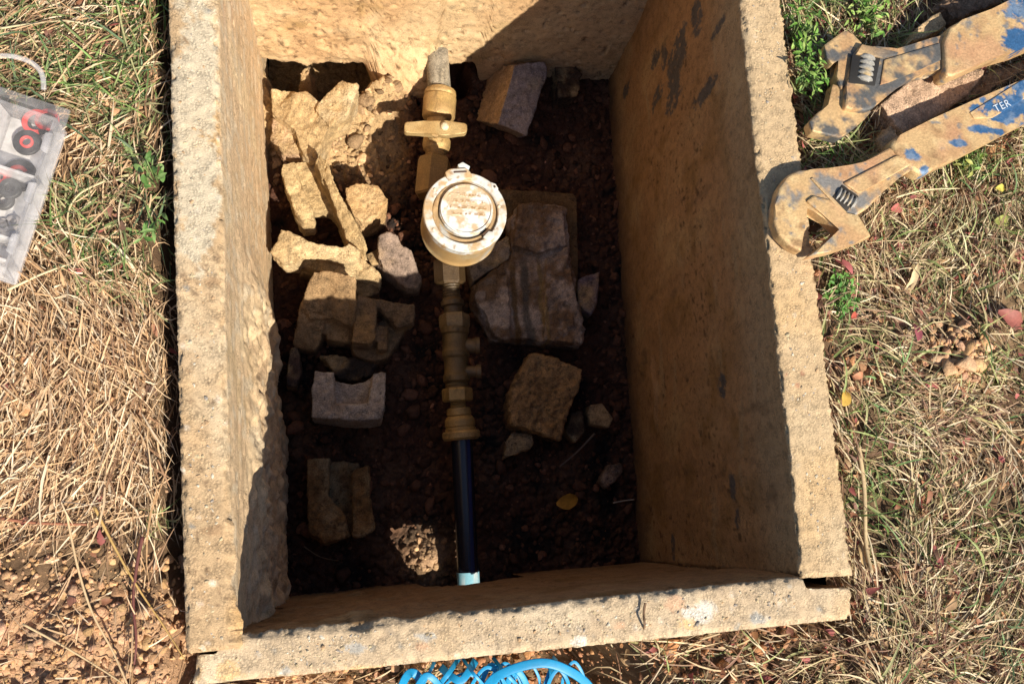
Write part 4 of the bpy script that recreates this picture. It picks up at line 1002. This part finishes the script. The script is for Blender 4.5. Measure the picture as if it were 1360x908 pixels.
for b_ in (.066, .124, LB-.02):
    wpoly('divider', [(-.0127, b_), (-.0127, b_+.0024), (-WB, b_+.0024), (-WB, b_)], BZ1-.003, BZ0+.0015, M_CLEAR3, ob, .0003)
for a_ in (-.062, -.115, -.17):
    wpoly('divider', [(a_, .0127), (a_+.0024, .0127), (a_+.0024, LB-.009), (a_, LB-.009)], BZ1-.003, BZ0+.0015, M_CLEAR3, ob, .0003)
for b_ in (.036, .083, .130):
    wpoly('latch', [(-.006, b_-.010), (-.006, b_+.010), (-.0125, b_+.008), (-.0125, b_-.008)], BZ1+.0055, BZ1+.0003, M_CLEAR2, ob, .0012)
# carrying handle: swept arch lying flat beyond the short edge
hp = mp(0, 80, .3305, [(-150, 70), (-100, 20), (-40, -12), (40, -16), (110, 2), (155, 35), (172, 70), (176, 118)])
def sweep(name, pts, r, m, col, parent=None, n=8, flat=1.0, sub=6):
    P3 = [np.array(p, float) for p in pts]; out = []
    for i in range(len(P3)-1):
        a, b, c, d = P3[max(i-1, 0)], P3[i], P3[i+1], P3[min(i+2, len(P3)-1)]
        for k in range(sub):
            t = k/sub; out.append(.5*((2*b)+(-a+c)*t+(2*a-5*b+4*c-d)*t*t+(-a+3*b-3*c+d)*t**3))
    out.append(P3[-1]); out = np.array(out); N = len(out)
    rr = r if hasattr(r, '__len__') else [r]*2
    V = []; F = []
    for i, p in enumerate(out):
        d = out[min(i+1, N-1)]-out[max(i-1, 0)]; d /= np.linalg.norm(d)+1e-9
        s_ = np.cross(d, [0, 0, 1.]); s_ /= np.linalg.norm(s_)+1e-9; q = np.cross(s_, d)
        R0 = rr[0]+(rr[1]-rr[0])*i/(N-1)
        for k in range(n):
            th = 2*math.pi*k/n; V.append(p+s_*math.cos(th)*R0+q*math.sin(th)*R0*flat)
    for i in range(N-1):
        for k in range(n):
            j = (k+1) % n; F.append((i*n+k, i*n+j, (i+1)*n+j, (i+1)*n+k))
    V = np.array(V); me = npmesh(name, V, F)
    bm = bmesh.new(); bm.from_mesh(me); bmesh.ops.holes_fill(bm, edges=bm.edges); bmesh.ops.recalc_face_normals(bm, faces=bm.faces); bm.to_mesh(me); bm.free()
    cc = np.tile(np.array(col), (len(me.vertices), 1)).astype(float); cc *= (1+.2*fbm(np.array([v.co[:] for v in me.vertices]), 60, 3, 5))[:, None]
    setcol(me, cc); return link(name, me, m, parent)
sweep('carrying_handle', [at(a, b, .0) for a, b in hp], .0024, M_CLEAR2, (.8, .8, .8), ob, n=10, flat=.7)
# washers inside
RED = (.80, .05, .04); BLK = (.018, .017, .018)
def washer(label, px, py, r_out, r_in, z, col, tilt=0, h=.003, arc=None, name='rubber_washer', inner=None):
    e = at(px, py, z)
    o = annulus(name, e, r_in, r_out, h, col, None, M_RUB, n=40, a0=0 if arc is None else arc[0], a1=2*math.pi if arc is None else arc[1], bev=.0008)
    tag(o, label, 'washer', 'rubber washers in the clear plastic box')
    return o
W0 = BZ0+.002
washer('large black rubber washer under the red split washer at the top of the box', 52, 164, .0115, .0065, W0, BLK)
washer('open red split washer lying on the uppermost black washer', 49, 163, .0122, .0078, W0+.0045, RED, arc=(1.2, 5.0))
washer('red washer at the rim of the upper compartment, half under the rim strip', 63, 160, .0105, .006, W0+.001, (.5, .03, .03))
washer('black washer with red core in the middle of the upper compartment', 37, 190, .0120, .0052, W0+.0046, BLK)
washer('small red inner ring set in the black washer of the upper compartment', 36, 189, .0056, .0036, W0+.0078, RED)
washer('largest black washer in the second compartment', 26, 234, .0150, .0068, W0, BLK)
washer('red ring on the largest black washer of the second compartment', 24, 232, .0085, .005, W0+.0035, (.55, .05, .04), arc=(.5, 3.9))
washer('thick black ring nearest the divider in the second compartment', 15, 252, .0092, .0042, W0+.004, (.03, .03, .03), h=.005)
washer('lowest black ring in the second compartment', 6, 267, .0088, .004, W0+.002, (.04, .038, .035), h=.005)
washer('red flat washer cut by the left edge of the picture', 1, 236, .0080, .003, W0+.002, RED)
washer('black washer alone in the corner compartment cut by the left edge', 0, 148, .011, .005, W0, BLK)
gb = [(5, 300), (18, 296), (8, 318)]
for k, (a_, b_) in enumerate(gb):
    washer(['pale grey ring at the top of the lowest compartment', 'pale grey ring nearest the outer wall in the lowest compartment', 'pale grey ring at the bottom of the lowest compartment'][k], a_, b_, .0065, .003, W0, (.42, .38, .36))

# ------------------------------------------------------------------ vegetation
def blades(name, x, y, z, L, w, az, lift, bend, cols, m, nseg=4, kind='stuff', twist=None, fold=.3):
    """ribbons with a shallow V section: az heading, lift = start angle, bend = change of pitch along the blade"""
    reach = [inside(x+L*f*np.cos(az)*np.cos(lift*.5), y+L*f*np.sin(az)*np.cos(lift*.5), -.002) for f in (.45, .75, 1.0)]
    k = ~(reach[0] | reach[1] | reach[2]) | (RNG.random(len(x)) < .012)*~reach[1]
    x, y, z, L, w, az, lift, bend, cols = [q[k] for q in (x, y, z, L, w, az, lift, bend, cols)]
    n = len(x); P0 = np.column_stack([x, y, z]); V = np.zeros((n, nseg+1, 3, 3))
    p = P0.copy(); pit = lift.copy(); a = az.copy(); tw = RNG.normal(0, .22, n); cur = RNG.normal(0, .11, n)+RNG.normal(0, .3, n)*(RNG.random(n) < .12)
    roll = RNG.normal(0, .6, n)
    for s in range(nseg+1):
        t = s/nseg
        dirv = np.column_stack([np.cos(a)*np.cos(pit), np.sin(a)*np.cos(pit), np.sin(pit)])
        side = np.column_stack([-np.sin(a), np.cos(a), np.zeros(n)]); nn = np.cross(dirv, side)
        rl = roll+tw*s; sd = side*np.cos(rl)[:, None]+nn*np.sin(rl)[:, None]; n2 = np.cross(sd, dirv)
        ww = w*(1-t**1.7)*.5*(0.7+.3*min(1, s)) + w*.03
        V[:, s, 0] = p-sd*ww[:, None]; V[:, s, 1] = p+n2*(ww*fold)[:, None]; V[:, s, 2] = p+sd*ww[:, None]
        p = p+dirv*(L/nseg)[:, None]; pit = pit+bend/nseg; a = a+cur
    idx = np.arange(n)[:, None]*(nseg+1)*3
    F = []
    for s in range(nseg):
        for q in (0, 1):
            o_ = s*3+q; F.append(np.column_stack([idx+o_, idx+o_+1, idx+o_+4, idx+o_+3]))
    F = np.vstack(F); V = V.reshape(-1, 3)
    me = npmesh(name, V, F); cc = np.repeat(cols, (nseg+1)*3, axis=0); setcol(me, cc)
    return tag(link(name, me, m), kind=kind)
def keep_out(x, y): return ~inside(x, y, .001)
def fields(x, y):
    """densities: straw, green, per point"""
    X = np.column_stack([x, y, x*0]); n = fbm(X, 14, 3, 950); n2 = fbm(X, 30, 3, 951)
    left = x < 0
    yg = at(100, 340)[1]; ys = at(100, 690)[1]
    gL = ss(yg-.03, yg+.03, y+.04*n)*(.35+.65*ss(-.2, .3, n2+.5*(ss(-.22, -.15, x)-.3)))
    sL = np.where(y > yg, .34, 1.)*ss(ys-.03, ys+.02, y+.02*n)+.10
    gR = .44*ss(-.3, .15, n2)+.45*ss(.25, .55, y)*ss(.62, .45, x)
    sR = .12+.80*ss(-.30, .15, fbm(X, 22, 3, 977))
    gR = gR*np.where(y < -.02, .5, 1)
    bot = (y < fo(x)) & (x > -.1)
    gR = np.where(bot & (x < .42), .12, gR); sR = np.where(bot & (x < .42), .30, sR)
    for (px, py, r) in ((1290, 465, .032), (1330, 180, .03), (1180, 140, .05)):
        a = at(px, py); k = ss(r*.6, r*1.2, np.hypot(x-a[0], y-a[1])); gR = gR*(.2+.8*k); sR = sR*(.15+.85*k)
    g = np.where(left & (y > fo(x)) , gL, np.where(left, .03, gR)); s = np.where(left & ~bot, sL, sR)
    # the box footprint of the organiser
    return s, g
def under_box(x, y):
    q = np.column_stack([x, y])-cor[:2]; a = q@u_[:2]; b = q@v_[:2]
    return (a < .004) & (a > -WB) & (b > -.004) & (b < LB)
X0, X1, Y0, Y1 = -.40, .78, -.26, .66
def mk(n, which):
    x = RNG.uniform(X0, X1, n); y = RNG.uniform(Y0, Y1, n); s, g = fields(x, y)
    k = keep_out(x, y) & (RNG.random(n) < (s if which == 's' else g)) & (trench(x, y) < .3)
    return x[k], y[k]
def dirfield(x, y):
    X = np.column_stack([x, y, x*0]); return 3.2*fbm(X, 7, 2, 960)
# dry straw thatch
x, y = mk(90000, 's'); n = len(x); ub = under_box(x, y)
L = np.clip(np.exp(RNG.normal(-3.6, .5, n)), .008, .095); wd = RNG.uniform(.0006, .0018, n)*np.where(RNG.random(n) < .06, 1.7, 1)
az = np.where(x < 0, .95, 1.9)+dirfield(x, y)*np.where(x < 0, .5, 1)+RNG.normal(0, .55, n)+math.pi*(RNG.random(n) < .4)
lift = RNG.uniform(-.08, .32, n); lift = np.where(ub, 0, lift); bend = -RNG.uniform(.1, .9, n); bend = np.where(ub, 0, bend)
pal = np.array([(.66, .45, .26), (.76, .56, .35), (.54, .34, .18), (.84, .68, .48), (.36, .21, .12), (.60, .41, .25)])
palR = np.array([(.54, .40, .23), (.68, .54, .34), (.38, .24, .15), (.76, .64, .45), (.26, .14, .09), (.50, .41, .22)])
ci = RNG.integers(0, 6, n); cols = np.where((x < 0)[:, None], pal[ci], palR[ci])*RNG.uniform(.7, 1.15, (n, 1))
z = ground_z(x, y)+RNG.uniform(0, .012, n); z = np.where(ub, np.minimum(z, BZ0-.004), z)
blades('dry_grass', x, y, z, L, wd, az, lift, bend, cols, M_STRAW)
# scraps of dead leaf in the right and near grass
x, y = mk(16000, 's'); k = (x > .1) | (RNG.random(len(x)) < .12); x, y = x[k], y[k]; n = len(x); k = ~under_box(x, y); x, y = x[k], y[k]; n = len(x)
pal = np.array([(.30, .13, .07), (.42, .22, .11), (.22, .10, .07), (.46, .30, .16), (.34, .10, .09), (.16, .09, .06)])
cols = pal[RNG.integers(0, 6, n)]*RNG.uniform(.7, 1.2, (n, 1))
blades('leaf_litter', x, y, ground_z(x, y)+RNG.uniform(.001, .010, n), RNG.uniform(.005, .016, n), RNG.uniform(.003, .008, n), RNG.uniform(0, 6.28, n), RNG.uniform(-.3, .6, n), RNG.uniform(-1.5, .5, n), cols, M_STRAW)
# green grass
x, y = mk(46000, 'g'); n = len(x); k = ~under_box(x, y); x, y = x[k], y[k]; n = len(x)
L = np.clip(np.exp(RNG.normal(-3.5, .4, n)), .012, .075); wd = RNG.uniform(.0009, .0028, n)
az = RNG.uniform(0, 6.28, n); lift = RNG.uniform(.1, 1.1, n); bend = -RNG.uniform(.3, 1.9, n)
pal = np.array([(.13, .20, .06), (.19, .26, .09), (.28, .34, .14), (.38, .40, .20), (.15, .23, .12), (.44, .40, .21)])
palR = np.array([(.18, .24, .07), (.26, .32, .11), (.34, .37, .15), (.42, .42, .20), (.15, .25, .09), (.42, .38, .18)])
ci = RNG.integers(0, 6, n); cols = np.where((x < 0)[:, None], pal[ci], palR[ci])*RNG.uniform(.75, 1.2, (n, 1))
z = ground_z(x, y)+RNG.uniform(0, .004, n)
blades('green_grass', x, y, z, L, wd, az, lift, bend, cols, M_GRASS, nseg=5)
# lush strip hugging the outer side of the left slab and the weeds by the right slab
def tuft(name, label, px, py, n, spread, Lm, wm_, pal, z0=-.03, liftr=(.4, 1.3), cat='grass tuft', group=None):
    a = at(px, py, z0); x = a[0]+RNG.normal(0, spread, n); y = a[1]+RNG.normal(0, spread, n)
    keep = keep_out(x, y); x, y = x[keep], y[keep]; n = len(x)
    pal = np.array(pal); cols = pal[RNG.integers(0, len(pal), n)]*RNG.uniform(.75, 1.25, (n, 1))
    o = blades(name, x, y, ground_z(x, y), Lm*RNG.uniform(.5, 1.3, n), wm_*RNG.uniform(.6, 1.3, n), RNG.uniform(0, 6.28, n), RNG.uniform(*liftr, n), -RNG.uniform(.3, 1.8, n), cols, M_GRASS, nseg=6, kind=None)
    return tag(o, label, cat, group)
GP = [(.12, .22, .05), (.18, .30, .08), (.26, .38, .12), (.10, .17, .06)]
tuft('grass_tuft', 'lush green grass tuft in the top left beside the left slab', 196, 14, 60, .012, .045, .0024, GP, group='green grass tufts')
tuft('grass_tuft', 'green grass tuft just above the pale stone in the left grass', 122, 85, 70, .02, .04, .002, GP, group='green grass tufts')
tuft('grass_tuft', 'long bladed grass tuft halfway down the left gap beside the leafy weed', 200, 120, 50, .016, .04, .0020, GP, group='green grass tufts')
tuft('grass_tuft', 'low green grass patch where the left lawn turns to straw', 140, 350, 60, .010, .03, .0018, GP, group='green grass tufts')
tuft('grass_tuft', 'small spiky tuft in the gap beside the lower left slab', 208, 688, 26, .004, .03, .0014, [(.35, .36, .16), (.2, .28, .1), (.55, .48, .25)], group='green grass tufts')
tuft('grass_tuft', 'bright green grass tuft in the top right corner by the right slab', 1062, 10, 70, .012, .05, .0024, GP, group='green grass tufts')
tuft('grass_tuft', 'green tuft between wrench jaws and right slab', 1090, 190, 60, .016, .04, .0020, GP, group='green grass tufts')
tuft('grass_tuft', 'green tuft under the grip of the lower wrench at the right', 1290, 225, 70, .012, .035, .0024, GP, group='green grass tufts')
tuft('grass_tuft', 'sparse green tuft right of the right slab near its lower end', 1160, 640, 40, .02, .035, .0018, GP, group='green grass tufts')
tuft('grass_tuft', 'blue green tuft in the lower right corner', 1325, 850, 40, .015, .04, .0020, [(.14, .24, .12), (.2, .3, .14)], group='green grass tufts')
tuft('grass_tuft', 'tuft of pale bent grass in the right grass under the wrench head', 1270, 330, 50, .015, .045, .0016, [(.4, .42, .2), (.3, .36, .14), (.5, .48, .28)], group='green grass tufts')
# broad leaf weeds
def leafmesh(n=7, wid=.42, cup=.18):
    V = []; F = []
    for i in range(n+1):
        t = i/n; w = wid*math.sin(math.pi*min(1, t*.96+.02))**.75*(1-.25*t); h = .25*t-.42*t*t
        for k, s_ in enumerate((-1, -.5, 0, .5, 1)): V.append((t, s_*w*.5, h+cup*abs(s_)*w+.02*math.sin(9*t+k)))
    for i in range(n):
        for k in range(4): F.append((i*5+k, i*5+k+1, (i+1)*5+k+1, (i+1)*5+k))
    return np.array(V), np.array(F)
LV, LF = leafmesh()
def weed(label, px, py, n, spread, size, cols, z0=-.015, name='leafy_weed', cat='weed', hgt_=.02, m=M_GRASS, wide=1.0, tilt=.5):
    a = at(px, py, z0); e = empty(name, (a[0], a[1], z0-.012), label, cat, 'leafy weeds around the pit')
    n = int(n*1.7); size *= .68
    cols = np.array(cols)
    me_cache = {}
    for i in range(n):
        r = spread*math.sqrt(RNG.random()); th = RNG.uniform(0, 6.28); x = a[0]+r*math.cos(th)*.8; y = a[1]+r*math.sin(th)*1.1
        if inside(np.array([x]), np.array([y]), .002)[0]: continue
        z = z0+hgt_*RNG.random(); s_ = size*RNG.uniform(.55, 1.2)
        v = LV*np.array([1, wide, 1])*s_; v = v@rotm(RNG.normal(0, .35), RNG.normal(-.1, tilt), RNG.uniform(0, 6.28)).T+np.array([x, y, z])
        me = npmesh('leaf', v, LF); c = cols[RNG.integers(len(cols))]*RNG.uniform(.8, 1.2); setcol(me, np.tile(c, (len(v), 1)))
        link('leaf', me, m, e)
        if i % 3 == 0:
            sweep('stem', [(a[0]+(x-a[0])*.2, a[1]+(y-a[1])*.2, z0-.012), ((a[0]+x)/2, (a[1]+y)/2, (z0+z)/2+.004), (x, y, z)], (.0009, .0006), m, (.2, .28, .1), e, n=5, sub=3)
    return e
GL = [(.13, .28, .04), (.18, .34, .06), (.28, .42, .10), (.09, .20, .04), (.36, .46, .14)]
weed('bright green small leaved weed against the top of the right slab', 1060, 50, 60, .026, .013, GL, z0=-.005)
weed('bright green weed beside the jaws of the upper wrench', 1068, 105, 55, .020, .012, GL, z0=0.0)
weed('green weed growing above the upper wrench worm screw', 1150, 25, 50, .030, .013, GL, z0=-.01)
weed('compact dark green weed below the lower wrench head, against the right slab', 1112, 392, 90, .021, .010, [(.08, .22, .04), (.12, .30, .05), (.18, .36, .08)], z0=-.02, hgt_=.014)
weed('broad leaved green weed in the gap by the upper left slab', 204, 235, 8, .014, .018, [(.12, .24, .06), (.2, .32, .1)], z0=-.02, wide=1.3)
weed('spreading pointed leaf weed lower in the left gap', 203, 300, 7, .018, .020, [(.12, .24, .06), (.2, .32, .1)], z0=-.02, wide=.8)
weed('low green weed under the grip of the lower wrench', 1275, 205, 34, .022, .013, [(.10, .24, .05), (.2, .34, .08), (.4, .42, .12)], z0=-.02)
# fallen leaves, single
def dleaf(label, px, py, size, ang, col, z=None, wide=1.2, pitch=.2, cat='leaf', name='fallen_leaf', group='fallen leaves in the grass'):
    a = at(px, py, -.012 if z is None else z)
    if z is None: a[2] = ground_z(np.array([a[0]]), np.array([a[1]]))[0]+.012
    v = (LV-np.array([.5, 0, 0]))*np.array([1, wide, 1])*size; v = v@rotm(.15, pitch, ang).T+a
    v += (.0012*fbm(v, 130, 2, 7))[:, None]
    me = npmesh(name, v, LF); cc = np.tile(np.array(col), (len(v), 1))*(1+.3*fbm(v, 150, 3, 3))[:, None]; setcol(me, cc)
    return tag(link(name, me, M_STRAW), label, cat, group)
dleaf('crumpled orange leaf on the shaded pit floor near the right wall', 755, 665, .040, .25, (.62, .32, .05), z=FLOOR+.022, wide=1.5, group=None)
dleaf('pink red leaf directly below the lower wrench jaw', 1122, 350, .026, 2.2, (.50, .16, .16), wide=.9)
dleaf('second pinkish leaf just right of the wrench jaws', 1200, 272, .020, .3, (.46, .14, .12), wide=1.4)
dleaf('large dusky red leaf at the right edge of the picture', 1345, 425, .045, -.3, (.30, .10, .08), wide=1.1)
dleaf('pale curled tan leaf standing in the right grass', 1215, 370, .036, 1.2, (.58, .44, .26), wide=.7, pitch=-.6)
dleaf('small red leaf beside the dark green weed', 1135, 418, .012, .8, (.55, .12, .08))
dleaf('dull red leaf by the right slab at mid height', 1138, 500, .016, .2, (.48, .22, .12))
dleaf('yellow orange leaf right of the right slab', 1122, 528, .022, 1.0, (.60, .38, .08), wide=1.5)
dleaf('olive green dead leaf under the wrench at the far right', 1335, 292, .028, .2, (.28, .30, .08))
dleaf('wine red leaf in the grass left of the orange earth mound', 1218, 440, .022, 1.4, (.36, .10, .12))
dleaf('rust brown leaf at the foot of the lower right grass', 1200, 760, .024, 2.0, (.38, .20, .10))
dleaf('brown curled leaf in the lower grass near the right corner', 1270, 800, .022, .6, (.42, .27, .15))
dleaf('tan flat leaf just outside the near right corner of the box', 1150, 735, .022, 1.5, (.52, .36, .18))
dleaf('yellow leaf in the right grass near the top corner weed', 1330, 250, .018, .2, (.58, .50, .10))
# single long stems
def stem(label, pts, r, col, z=.004, name='straw_stem', cat='straw', group='long loose stems'):
    P3 = []
    for (px, py) in pts:
        a = at(px, py, 0)
        zz = max(ground_z(np.array([a[0]]), np.array([a[1]]))[0]+.010, -.03) if not inside(np.array([a[0]]), np.array([a[1]]))[0] else z
        P3.append(at(px, py, zz+.003))
    o = sweep(name, P3, r, M_STRAW, col, n=6, flat=.6); return tag(o, label, cat, group)
stem('long pale straw stalk crossing below the plastic box', [(10, 385), (60, 362), (128, 338)], (.0014, .0006), (.72, .60, .38))
stem('bent straw stalk curving down right of the plastic box', [(140, 240), (105, 258), (90, 285), (95, 320), (105, 350)], (.0011, .0006), (.66, .54, .32))
stem('long straight straw stem running down the clod field at lower left', [(88, 680), (103, 752), (122, 812), (150, 865), (172, 915)], (.0011, .0008), (.66, .48, .28))
stem('thick golden straw stem leaning towards the lower left slab', [(125, 672), (150, 722), (180, 775), (220, 835), (245, 875)], (.0013, .0005), (.55, .36, .13))
stem('dark red stem standing in the soil near the lower left slab', [(189, 712), (181, 755), (177, 800), (181, 850), (178, 882)], (.0017, .0008), (.17, .06, .05))
stem('thin red stem lying level across the lower left soil', [(0, 688), (50, 694), (115, 696)], (.0014, .0010), (.34, .14, .08))
stem('pale stalk lying diagonally at the bottom left corner', [(30, 828), (80, 855), (130, 885), (175, 915)], (.0010, .0006), (.64, .48, .28))
stem('green curved stem in the top left grass', [(155, 0), (163, 40), (176, 85), (186, 110)], (.0012, .0006), (.50, .48, .24))
stem('pale straw stem in the top left corner grass', [(0, 38), (40, 32), (90, 28), (135, 38)], (.0011, .0006), (.62, .55, .34))
stem('long pale straw below the lower wrench grip', [(1190, 262), (1230, 252), (1290, 250)], (.0012, .0006), (.70, .60, .38))
stem('straw stalk crossing the right grass under the wrench head', [(1180, 285), (1200, 298), (1215, 305), (1250, 270)], (.0010, .0005), (.66, .56, .34))
stem('long pale stem arching in the far right grass', [(1280, 300), (1310, 278), (1350, 265)], (.0010, .0005), (.66, .58, .4))
stem('upright buff stalk beside the lower right slab', [(1140, 590), (1148, 650), (1150, 720), (1158, 760)], (.0026, .0018), (.56, .42, .24))
stem('pale stem lying in the lower right grass', [(1220, 690), (1260, 665), (1330, 625)], (.0010, .0005), (.66, .56, .36))
stem('brown twig lying on the near slab, hanging over its edge', [(857, 800), (855, 815), (856, 830), (852, 852), (851, 872)], (.0013, .0007), (.20, .12, .07), z=.002, name='twig', cat='twig', group=None)
stem('thin dead grass stem crossing the top of the near slab corner by the gap', [(1060, 872), (1100, 868), (1160, 850), (1220, 838)], (.0009, .0005), (.58, .46, .28))
# twigs in the pit
def pstem(label, pts, z, r, col, name='twig', cat='twig'):
    return tag(sweep(name, [at(a, b, z) for a, b in pts], r, M_STRAW, col, n=6), label, cat)
pstem('thin dark stick on the pit floor below the brown square block', mp(640, 450, .3636, [(412, 345), (350, 410), (285, 465)]), -.492, (.0016, .0010), (.20, .15, .12))
pstem('pale root strand on the floor at the foot of the right wall', mp(640, 450, .3636, [(480, 598), (520, 590), (556, 586)]), -.50, (.0010, .0008), (.5, .45, .4))
pstem('thin root hair on the floor in the near left corner', mp(360, 470, .3636, [(120, 702), (180, 740), (250, 755)]), -.50, (.0008, .0006), (.24, .17, .1))

# ------------------------------------------------------------------ blue straps beyond the near slab
def strap(pts, w, h=.0012, z=-.012):
    P3 = [np.array(at(a, b, z+dz)) for a, b, dz in pts]
    return P3
bs = empty('blue_netting', tuple(at(680, 900, -.03)), 'bright blue plastic netting straps lying in the soil beyond the near slab', 'plastic netting')
def ribbon(pts, w):
    P3 = [np.array(at(a, b, z)) for a, b, z in pts]
    o = sweep('strap', P3, w*.36, M_BLUE, (.012, .30, .58), bs, n=10, flat=.10, sub=6)
    return o
for k in range(16):
    # loose mesh: crossing, sagging straps spread along a shallow arc
    cx = RNG.uniform(538, 775); w0 = RNG.uniform(14, 60); top_ = 884-.10*(cx-600)*(cx > 600)*.35+RNG.uniform(-2, 14); sl_ = RNG.normal(0, 14)
    zt_ = RNG.uniform(-.014, -.002)
    if RNG.random() < .5: P_ = [(cx-w0*.5, 932, -.03), (cx-w0*.38+sl_*.3, (top_+925)/2, zt_-.006), (cx, top_, zt_), (cx+w0*.4-sl_*.2, (top_+922)/2, zt_-.006), (cx+w0*.6, 935, -.03)]
    else: P_ = [(cx-sl_, 872, -.028), (cx-sl_*.3, 892, zt_), (cx+sl_*.5, 912, zt_-.006), (cx+sl_, 935, -.03)]
    ribbon(P_, RNG.uniform(.003, .008))
ribbon([(640, 925, -.03), (655, 901, -.006), (690, 885, .001), (725, 880, .001), (755, 890, -.004), (780, 908, -.015), (800, 940, -.03)], .011)
ribbon([(585, 885, -.02), (600, 898, -.01), (612, 903, -.008), (622, 892, -.01), (632, 876, -.02)], .009)
ribbon([(530, 925, -.03), (536, 905, -.02), (545, 893, -.008), (556, 899, -.01), (565, 925, -.03)], .010)
